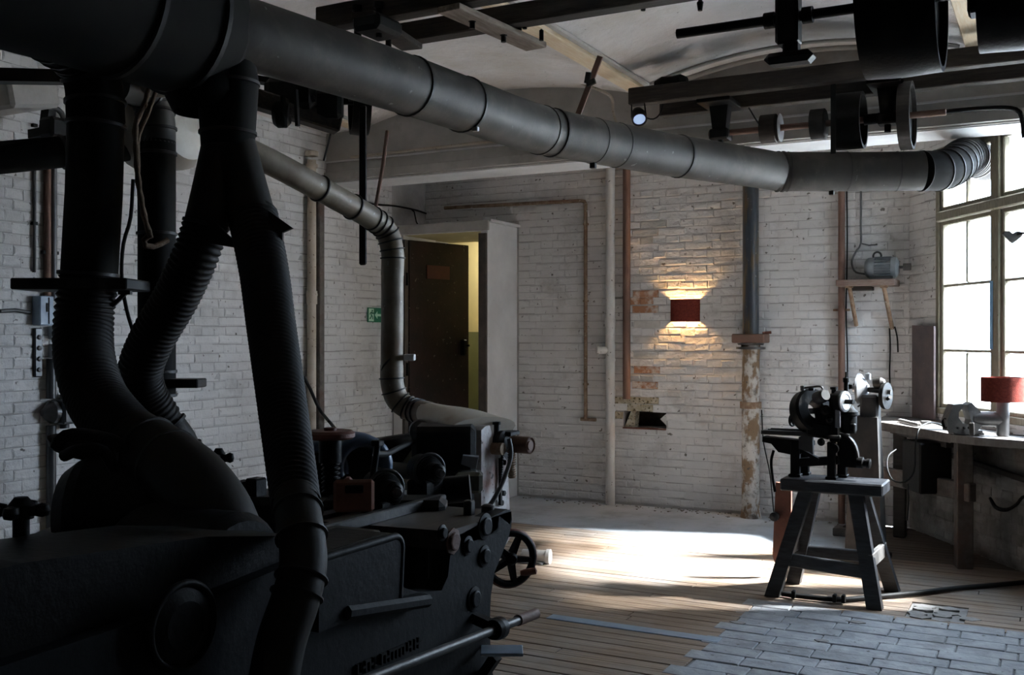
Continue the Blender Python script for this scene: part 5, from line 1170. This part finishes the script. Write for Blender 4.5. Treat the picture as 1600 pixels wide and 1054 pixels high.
bk2 = [wp(s_, BZ, .02) for s_ in (3.1, (V((-.16, 6.93, 0)) - W0).dot(WD), (fr[2] - W0).dot(WD))]
mb = MB(); mb.prism([p + V((0, 0, -.055)) for p in fr2 + bk2[:1] + bk2[2:]], (0, 0, .05)); mb.build('bench_top', 'worn_wood', t, label='paler right hand bench board')
pz = fr[2] + V((-.0, .08, 0)) + WN * -.08
MB().box((pz.x, pz.y, (BZ - .06) / 2), (.10, .10, BZ - .06), Matrix.Rotation(.3, 3, 'Z'), bev=.006).build('leg', 'bench_wood', t)
l2 = wp(.4, 0, .14); MB().box((l2.x - .12, l2.y, (BZ - .06) / 2), (.09, .09, BZ - .06), bev=.006).build('leg', 'dark_wood', t)
l3 = wp(1.9, 0, .06); MB().box((l3.x + .03, l3.y, (BZ - .06) / 2), (.09, .06, BZ - .06), Matrix.Rotation(.3, 3, 'Z'), bev=.006).build('leg', 'dark_wood', t)
a, b = onY(1372, 758, 7.75), pz + V((.10, -.16, 0)); b = onZ(1497, 770, .40) if False else V((pz.x + .06, pz.y - .06, .50)); a = V((-1.22, 7.95, .50))
MB().bar(a, b, .06, .12, bev=.006).build('lower_rail', 'bench_wood', t)
MB().bar(V((-1.1, 8.3, .80)), V((-.62, 7.35, .80)), .05, .06).build('upper_rail', 'dark_wood', t)
MB().box((pz.x - .25, pz.y + .25, .62), (.22, .30, .34), Matrix.Rotation(.5, 3, 'Z'), bev=.01).build('tool_box', 'black_iron', t)
# horizontal pole below the window wall
a, b = onW(1488, 711, .05), onW(1640, 762, .05); tag(MB().bar(a, b, .035, .035, bev=.004).build('wall_batten', 'dark_wood'), 'dark wooden batten fixed along the wall under the bench', 'batten')
q = [onW(1547, 778, .06), onW(1556, 792, .07), onW(1572, 796, .08), onW(1588, 788, .08), onW(1597, 777, .07), onW(1608, 774, .06)]
tag(MB().tube(spline(q, .02), [.010 + .004 * sin(pi * min(1, i / 14)) for i in range(len(spline(q, .02)))], 10).build('curved_hook', 'black_iron'), 'black curved iron hook low on the wall under the lamp', 'hook')
# curled cables at the bench
def bc(px, py, d=7.0): return at(px, py, d)
q = [bc(1480, 668, 6.9), bc(1462, 661, 6.85), bc(1448, 661, 6.75), bc(1435, 672, 6.6), bc(1430, 700, 6.6), bc(1428, 735, 6.6), bc(1415, 752, 6.6), bc(1395, 750, 6.65), bc(1386, 730, 6.7), bc(1388, 712, 6.75), bc(1400, 702, 6.8)]
tag(MB().tube(spline(q, .03), .006, 8).build('looped_cable', 'cable_black'), 'grey cable hanging in a loop over the front edge of the bench', 'cable')
q = [bc(1418, 755, 6.6), bc(1419, 780, 6.6), bc(1417, 812, 6.65)]; tag(MB().tube(spline(q, .03), .007, 8).build('cable_tail', 'cable_black'), 'thin black cable tail hanging below the bench rail', 'cable')
# tools on the bench
a, b = onZ(1406, 656, BZ + .015), onZ(1436, 663, BZ + .015); tag(MB().bar(a, b, .03, .02, bev=.004).build('chisel', 'worn_wood'), 'flat wooden handled tool lying on the bench left of the vise', 'tool')
c = onZ(1446, 660, BZ + .012); tag(MB().box(c + V((0, 0, .003)), (.07, .04, .022), Matrix.Rotation(.4, 3, 'Z'), bev=.004).build('whetstone', 'worn_steel'), 'small pale whetstone block beside the wooden handled tool', 'stone')
# vise
VD = 6.55
def Vz(px, py, d=VD): return at(px, py, d)
t = thing('bench_vise', 'heavy iron bench vise with open jaws on the bench left of the red lamp', 'vise', onZ(1500, 676, BZ))
jw = [Vz(x, y) for x, y in ((1478, 672), (1476, 656), (1482, 640), (1486, 631), (1500, 630), (1501, 634), (1494, 643), (1494, 652), (1500, 660), (1512, 662), (1513, 655), (1509, 642), (1507, 632), (1514, 628), (1522, 636), (1528, 642), (1530, 664), (1520, 676), (1500, 678))]
MB().prism([p + Fw * -.04 for p in jw], Fw * .09).build('jaws', 'grey_iron', t)
MB().lathe(Vz(1479, 661) , -Rt - Fw * .3, [(0, -.03), (.036, -.03), (.036, .01), (.028, .016), (.028, .006), (0, .006)], 18).build('spindle_boss', 'black_iron', t)
MB().cyl(Vz(1520, 653), Vz(1566, 655, 6.5), .047, 20).build('barrel', 'grey_iron', t); MB().lathe(Vz(1553, 655), Rt, [(.04, 0), (.052, 0), (.052, .02), (.04, .02)], 20).build('barrel_ring', 'worn_steel', t)
c = onZ(1508, 678, BZ); MB().box((c.x, c.y, BZ + .015), (.18, .12, .03), Matrix.Rotation(.4, 3, 'Z'), bev=.006).build('swivel_base', 'grey_iron', t); MB().bar(Vz(1518, 660, 6.45), Vz(1519, 680, 6.45), .03, .03, bev=.004).build('front_lug', 'worn_steel', t)
for x_ in (1496, 1506, 1514): MB().lathe(Vz(x_, 668, 6.49), -Fw, [(0, 0), (.009, 0), (.009, .012), (0, .014)], 8).build('bolt', 'black_iron', t)
c = onZ(1530, 679, BZ); tag(MB().lathe((c.x, c.y, BZ), Z, [(0, 0), (.03, 0), (.03, .012), (.015, .02), (0, .02)], 14).build('steel_washer', 'worn_steel'), 'small steel disc on the bench between vise and lamp', 'disc')
# table lamp
c = onZ(1567, 680, BZ); dL = (c - O).dot(Fw); rb = 9.5 / FPX * dL; rs_ = 32 / FPX * dL; zt2 = at(1567, 589, dL).z; zb2 = at(1567, 627, dL).z
t = thing('table_lamp', 'table lamp with red fabric drum shade on a grey steel cylinder at the window', 'lamp', (c.x, c.y, BZ))
MB().lathe((c.x, c.y, BZ), Z, [(0, 0), (rb, 0), (rb, zb2 - BZ + .03), (0, zb2 - BZ + .03)], 26).build('lamp_base', 'steel_tube', t)
MB().lathe((c.x, c.y, zb2), Z, [(rs_ - .004, 0), (rs_, 0), (rs_, zt2 - zb2), (rs_ - .004, zt2 - zb2), (rs_ - .004, 0)], 40).build('lamp_shade', 'red_fabric', t)
MB().tube([(c.x - rs_ + .004, c.y, zt2 - .02), (c.x, c.y, zt2 - .02), (c.x + rs_ - .004, c.y, zt2 - .02)], .003, 6).build('shade_spider', 'steel_tube', t); MB().lathe((c.x, c.y, zb2 + .02), Z, [(.01, 0), (.018, .02), (.016, .05), (.006, .07), (.004, zt2 - zb2 - .04)], 14).build('lamp_holder', 'switch_white', t)
q = [(c.x + .03, c.y, BZ + .006), (c.x + .15, c.y - .05, BZ + .006), (c.x + .35, c.y - .30, BZ + .006)]; tag(MB().tube(spline(q, .03), .005, 6).build('lamp_cord', 'cable_black'), 'thin black cord running right from the foot of the red table lamp', 'cord')
# window stay, dark heart shaped tassel
t = thing('hanging_tassel', 'small dark heart shaped pull hanging in front of the right window panes', 'pull', at(1583, 368, 6.3))
mb = MB(); hp_ = [at(x, y, 6.3) for x, y in ((1583, 380), (1575, 372), (1568, 366), (1570, 361), (1578, 361), (1583, 365), (1590, 361), (1597, 362), (1598, 368), (1591, 374))]; mb.prism(hp_, Fw * .02); mb.build('heart_plate', 'dark_wood', t)
MB().tube([at(1590, 366, 6.3), at(1640, 356, 6.1)], .007, 8).build('pull_rod', 'cable_black', t)

# ============================================================ OVERHEAD TIMBERS AND LINE SHAFTS
def timber(lb, pa_, pb_, w, h, m='timber', nm='overhead_timber'):
    t = MB().bar(pa_, pb_, w, h, bev=.006).build(nm, m); return tag(t, lb, 'beam', None)
# far pair (right) hung under the vault
xs = onY(985, 150, 6.42).x; Yt = 6.42; z0 = onY(990, 152, Yt).z
timber('front one of the two dark timbers carrying the far line shaft', (xs, Yt, z0), (.34, Yt, z0), .09, .11)
timber('rear one of the two dark timbers carrying the far line shaft', (xs + .1, Yt + .33, z0 - .03), (.12, Yt + .33, z0 - .03), .09, .10)
c = onY(1047, 133, Yt + .1); tag(MB().lathe(c + V((-.1, 0, 0)), (1, 0, .05), [(0, 0), (.04, .0), (.06, .05), (.05, .12), (.055, .18), (.03, .22), (0, .22)], 10).build('rag_bundle', 'cable_black'), 'dark bundle lying on top of the far timbers beside the joist', 'bundle')
SYY, SZZ = 6.62, 2.845
t = thing('line_shaft', 'far line shaft running under the timbers just before the beam', 'shaft', (-1.9, SYY, SZZ))
xa, xb = onY(1108, 215, SYY).x, onY(1478, 180, SYY).x
MB().cyl((xa, SYY, SZZ), (xb, SYY, SZZ), .020, 14).build('shaft_rod', 'rust_pipe', t)
for x0_, x1_, R, m_, lb in ((1186, 1218, .092, 'timber', None), (1264, 1294, .095, 'dark_wood', None), (1299, 1358, .175, 'black_iron', None), (1401, 1433, .205, 'dark_wood', None)):
    x0w, x1w = onY(x0_, 200, SYY).x, onY(x1_, 200, SYY).x; wd = (x1w - x0w) * (.80 if R < .1 else .62 if R > .2 else .72); cc = V(((x0w + x1w) / 2, SYY, SZZ))
    if R < .15: MB().lathe(cc - V((wd / 2, 0, 0)), (1, 0, 0), [(0, 0), (R * .7, 0), (R, .004), (R, wd - .006), (R * .9, wd), (0, wd)], 30).build('small_pulley', m_, t)
    else:
        MB().lathe(cc - V((wd / 2, 0, 0)), (1, 0, 0), [(R - .02, 0), (R, 0), (R, wd), (R - .02, wd), (R - .02, 0)], 40).build('pulley_rim', m_, t); MB().lathe(cc - V((.02, 0, 0)), (1, 0, 0), [(0, 0), (R - .018, 0), (R - .018, .03), (0, .03)], 36).build('pulley_web', 'black_iron', t)
cc = V((onY(1208, 200, SYY).x + .045, SYY, SZZ)); MB().lathe(cc, (1, 0, 0), [(.03, 0), (.09, 0), (.09, .004), (.03, .006)], 28).build('pulley_face', 'bright_steel', t)
for px, yt, w_ in ((1126, 158, .10), (1387, 140, .09)):
    hx = onY(px, 190, SYY).x; MB().bar((hx, SYY - .0, z0 - .05), (hx, SYY, SZZ - .02), w_ * 1.3, .10, (0, 1, 0), w_ * .8, .08).build('hanger_bracket', 'black_iron', t)
    MB().box((hx, SYY, SZZ - .01), (w_ * 1.3, .12, .07), bev=.01).build('bearing_block', 'black_iron', t); MB().lathe((hx, SYY, SZZ - .09), Z, [(0, 0), (.02, 0), (.02, .05), (0, .05)], 12).build('oil_cup', 'black_iron', t)
    MB().box((hx, SYY - .0, z0 - .065), (w_ * 2.2, .36, .03), bev=.004).build('hanger_foot', 'black_iron', t)
hx = onY(1385, 187, SYY).x; MB().cyl((hx - .13, SYY, SZZ), (hx + .1, SYY, SZZ), .033, 14).build('coupling', 'black_iron', t)
q = [onY(1170, 168, 6.5), onY(1180, 185, 6.5), onY(1188, 197, 6.5)]; tag(MB().tube(q, .005, 6).build('belt_wire', 'cable_black'), 'thin black wire slanting from the timber to the nearest small pulley', 'wire')
q = [onY(1302, 128, 6.45), onY(1302, 240, 6.45)]; tag(MB().bar(q[0], q[1], .03, .008).build('drive_belt', 'cable_black'), 'narrow black drive belt hanging before the large far pulley', 'belt')
q = [onY(x, y, 6.85) for x, y in ((1440, 178), (1500, 172), (1560, 168), (1590, 172), (1598, 190), (1600, 215))]; tag(MB().tube(spline(q, .03), .014, 8).build('window_conduit', 'cable_black'), 'dark conduit running under the beam and down beside the right window', 'conduit')
# spotlight on timber end
c = onY(998, 182, Yt - .03); t = thing('spotlight', 'small black spotlight with pale blue lens at the end of the far timber', 'lamp', c)
d = V((.35, -.55, -.65)).normalized(); MB().lathe(c - d * .06, d, [(0, 0), (.035, 0), (.05, .04), (.05, .10), (.044, .10), (.044, .085), (0, .085)], 20).build('lamp_body', 'black_iron', t); MB().lathe(c + d * .032, d, [(0, 0), (.040, 0), (.0, .004)], 18).build('lens', 'led', t)
MB().tube([c + V((-.05, 0, 0)), (c.x - .05, c.y, z0 - .05), (c.x + .04, c.y, z0 - .05), c + V((.05, 0, 0))], .006, 8).build('yoke', 'black_iron', t)
q = [c + V((.02, 0, 0)), onY(1020, 186, Yt), onY(1031, 178, Yt), onY(1036, 162, Yt)]; MB().tube(spline(q, .02), .005, 6).build('lamp_cable', 'cable_black', t)
# lever on the duct with its clevis
a, b = onY(903, 180, 5.6), onY(938, 88, 5.6); t = thing('shift_lever', 'rusty flat iron lever sticking up behind the big duct to the ceiling', 'lever', a)
MB().bar(a, b, .035, .012, (0, 1, 0)).build('lever_bar', 'rust_pipe', t); MB().bar(onY(917, 130, 5.56), onY(920, 113, 5.56), .03, .02, (0, 1, 0)).build('clevis', 'black_iron', t); MB().bar(onY(917, 132, 5.56), onY(930, 126, 5.56), .03, .02, (0, 1, 0)).build('clevis', 'black_iron', t)
q = [onY(898, 126, 6.9), onY(925, 136, 6.9), onY(948, 146, 6.9), onY(957, 156, 6.95), onY(958, 175, 6.98), onY(963, 192, 6.98)]; t = tag(MB().tube(spline(q, .03), .011, 8).build('ceiling_conduit', 'cream_pipe'), 'cream conduit bending from the vault down the beam face', 'conduit')
q = [V((LEFT + .3, 7.0, 3.02)), V((-4.0, 7.0, 3.03)), V((-3.1, 7.0, 3.04))]; tag(MB().tube(q, .012, 8).build('beam_conduit', 'cream_pipe'), 'long thin cream conduit along the face of the beam', 'conduit')
# ceiling hook and pins
c = onZ(983, 87, 3.38); t = MB().tube([c + V((cos(a_) * .03, 0, sin(a_) * .03 - .02)) for a_ in [pi * (.6 + 1.5 * i / 12) for i in range(13)]] , .003, 6).build('ceiling_hook', 'cable_black'); tag(t, 'tiny black wire hook in the vault right of the joist', 'hook')
for px, lb in ((1005, 'left'), (1094, 'right')): c = onZ(px, -2, 3.2); tag(MB().lathe(c - V((0, 0, .06)), Z, [(0, 0), (.012, .0), (.018, .04), (.01, .05), (.01, .35)], 8).build('ceiling_pin', 'black_iron'), 'black iron pin hanging from the vault at the top edge, %s one of two' % lb, 'pin')
# near pair of timbers (top centre)
YA, YB = 4.15, 4.48
zA = onY(700, 18, YA).z; zB = onY(720, 52, YB + .0).z
xl = onY(545, 52, YA).x
timber('upper dark timber crossing the top of the picture', (-3.3, YA, 3.11), (1.72, YA, 3.11), .10, .11)
timber('lower dark timber crossing behind the top one', (-3.1, YB + .1, 3.12), (1.45, YB + .1, 3.12), .10, .10)
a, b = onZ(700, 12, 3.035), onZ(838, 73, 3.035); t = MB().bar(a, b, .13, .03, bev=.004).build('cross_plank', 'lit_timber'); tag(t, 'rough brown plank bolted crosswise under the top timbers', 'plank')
for f in (.25, .6): c = a.lerp(b, f); MB().lathe(c - V((0, 0, .05)), Z, [(0, 0), (.014, 0), (.014, .03), (.02, .035), (.02, .045)], 8).build('bolt', 'black_iron', None); bpy.data.objects[-1] if False else None
for o in [o for o in COL.objects if o.name.startswith('bolt') and o.parent is None]: o.parent = t
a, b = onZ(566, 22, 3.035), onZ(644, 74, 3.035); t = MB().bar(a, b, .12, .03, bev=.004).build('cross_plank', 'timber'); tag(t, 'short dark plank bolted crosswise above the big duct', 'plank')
t = thing('hanger_ironwork', 'cluster of black hanger bolts and castings on the short plank over the duct', 'ironwork', onZ(580, 40, 2.9))
MB().box(onZ(590, 42, 3.0), (.16, .22, .08), bev=.02).build('bearing_cap', 'black_iron', t)
for px, py in ((558, 25), (592, 20), (607, 48), (560, 50)): c = onZ(px, py, 3.06); MB().lathe(c - V((0, 0, .12)), Z, [(0, 0), (.016, 0), (.016, .14), (.026, .145), (.026, .17), (0, .175)], 10).build('bolt', 'black_iron', t)
t = thing('timber_clips', 'black clips and nails on the timbers beside the joist end', 'clips', onZ(812, 35, 3.0))
for px, py in ((803, 34), (812, 38), (820, 36), (846, 54)): c = onY(px, py, 4.62); MB().lathe(c - V((0, 0, .03)), Z, [(0, 0), (.012, 0), (.012, .05), (0, .06)], 8).build('clip', 'black_iron', t)
q = [onY(597, -20, 4.6), onY(600, 22, 4.6)]; tag(MB().tube(q, .006, 6).build('hanging_rod', 'cable_black'), 'thin wire hanging from the vault to the short plank', 'wire')
# shaft stub with hanger and foot at the top right
SY2, SZ2 = 4.1, 2.765
t = thing('line_shaft', 'near line shaft with a bare end and a T shaped hanger at the top right', 'shaft', (-1.4, SY2, SZ2))
xa = onY(1058, 44, SY2).x; MB().cyl((xa, SY2, SZ2), (1.6, SY2, SZ2), .020, 16).build('shaft_rod', 'black_iron', t)
hx = onY(1232, 20, SY2).x; MB().box((hx, SY2, SZ2 + .10), (.09, .09, .42), bev=.012).build('hanger', 'black_iron', t)
for dx in (-.075, .075): MB().cyl((hx + dx - .02, SY2, SZ2), (hx + dx + .02, SY2, SZ2), .032, 14).build('collar', 'black_iron', t)
MB().box((hx + .012, SY2, SZ2 - .125), (.06, .07, .06), bev=.01).build('hanger_neck', 'black_iron', t)
MB().box((hx + .008, SY2 - .01, SZ2 - .165), (.19, .10, .045), bev=.02).build('drip_pan', 'black_iron', t)
for x0_, x1_, z0_, lb in ((1345, 1495, 2.49, ''), (1522, 1690, 2.54, '')):
    c0_, c1_ = onY(x0_, 60, SY2).x, onY(x1_, 60, SY2).x; R = SZ2 - z0_; wd = (c1_ - c0_) * .80; cc = V((c0_ + wd * .56, SY2, SZ2))
    MB().lathe(cc - V((wd / 2, 0, 0)), (1, 0, 0), [(0, .03), (R - .02, .03), (R - .02, 0), (R, 0), (R + .006, wd / 2), (R, wd), (R - .02, wd), (R - .02, wd - .03), (0, wd - .03)], 44).build('drum_pulley', 'black_iron', t, label='large dark drum pulley')
MB().box((-.24, SY2, SZ2 + .16), (.09, .1, .5), bev=.01).build('hanger', 'black_iron', t)
# left overhead gear behind the duct
SY3 = 4.95; t = thing('line_shaft', 'dark line shaft with pulley and clutch behind the big duct at upper left', 'shaft', at(480, 165, 5.6))
a, b = at(392, 128, 5.2), at(600, 205, 5.6)
ca, cb_ = at(360, 140, 5.15), at(560, 150, 5.4); MB().bar(at(385, 150, 5.1), at(530, 196, 5.3), .10, .09, bev=.01).build('bearer_timber', 'timber', t)
MB().bar(at(400, 124, 5.3), at(470, 136, 5.4), .07, .03).build('iron_strap', 'black_iron', t)
MB().box(at(455, 148, 5.2), (.26, .12, .16), Matrix.Rotation(YAW, 3, 'Z'), bev=.03).build('clutch_housing', 'black_iron', t); MB().lathe(at(428, 178, 5.15), Rt, [(0, 0), (.055, 0), (.07, .02), (.07, .06), (.05, .08), (0, .08)], 20).build('small_drum', 'black_iron', t)
MB().box(at(505, 165, 5.25), (.20, .10, .14), Matrix.Rotation(YAW, 3, 'Z'), bev=.02).build('clutch_housing', 'black_iron', t)
for x_, y0_, y1_ in ((442, 150, 199), (462, 140, 197), (488, 150, 160)): MB().bar(at(x_, y0_, 5.1), at(x_ + 3, y1_, 5.1), .018, .018).build('shifter_rod', 'black_iron', t)
c = at(562, 148, 5.2); pulley(t, c, (.75, .66, 0), .20, .09, spokes=5, t=.02)
MB().cyl(c - V((.35, -.0, 0)), c + V((.3, .25, 0)), .02, 14).build('shaft_rod', 'black_iron', t)
tag(MB().bar(at(567, 165, 4.9), at(567, 414, 4.9), .038, .025, bev=.008, w1=.045).build('pull_bar', 'black_iron'), 'long black wooden pull bar hanging in front of the exit sign wall', 'bar')
tag(MB().tube([at(605, 205, 5.4), at(598, 260, 5.3), at(586, 330, 4.95)], .010, 8).build('hanger_rod', 'rust_pipe'), 'thin rusty hanger rod holding up the slimmer duct', 'rod')
tag(MB().tube(spline([at(523, 182, 5.6), at(514, 220, 5.8), at(506, 250, 6.0)], .03), .006, 6).build('sagging_wire', 'cable_black'), 'thin dark wire hanging between pulley and beam end', 'wire')
# bearer and bracket at the far left
t = tag(MB().bar(at(-40, 118, 3.9), at(108, 121, 4.2), .09, .05).build('iron_bearer', 'black_iron'), 'black iron bearer bar at the upper left edge', 'bar')
t = thing('wall_bracket', 'black pulley bracket on the left wall behind the leftmost duct', 'bracket', at(85, 205, 5.6)); MB().box(at(93, 203, 5.8), (.12, .2, .12), bev=.02).build('bracket_block', 'black_iron', t); MB().bar(at(48, 210, 5.9), at(90, 202, 5.8), .04, .05).build('bracket_arm', 'black_iron', t); MB().bar(at(72, 205, 6.1), at(76, 172, 6.1), .07, .05).build('bracket_back', 'black_iron', t)
t = MB().bar(onX(-30, 150, LEFT + .25), onX(48, 150, LEFT + .25), .5, .18, bev=.02).build('trim_pier', 'beam_paint', None, 'structure')

r_ = random.Random(11)
crumbs = MB()
for k in range(150):
    x = r_.uniform(-4.4, -1.3); y_ = BACK - .02 - abs(r_.gauss(0, .10)); R = r_.uniform(.003, .011); n_ = 5
    crumbs.prism([(x + R * cos(2 * pi * i / n_) * r_.uniform(.7, 1.3), y_ + R * sin(2 * pi * i / n_), 0) for i in range(n_)], (0, 0, R * .7))
o = crumbs.build('plaster_crumbs', 'rubble', None, 'stuff'); tag(o, 'small plaster crumbs scattered along the foot of the back wall', 'debris')
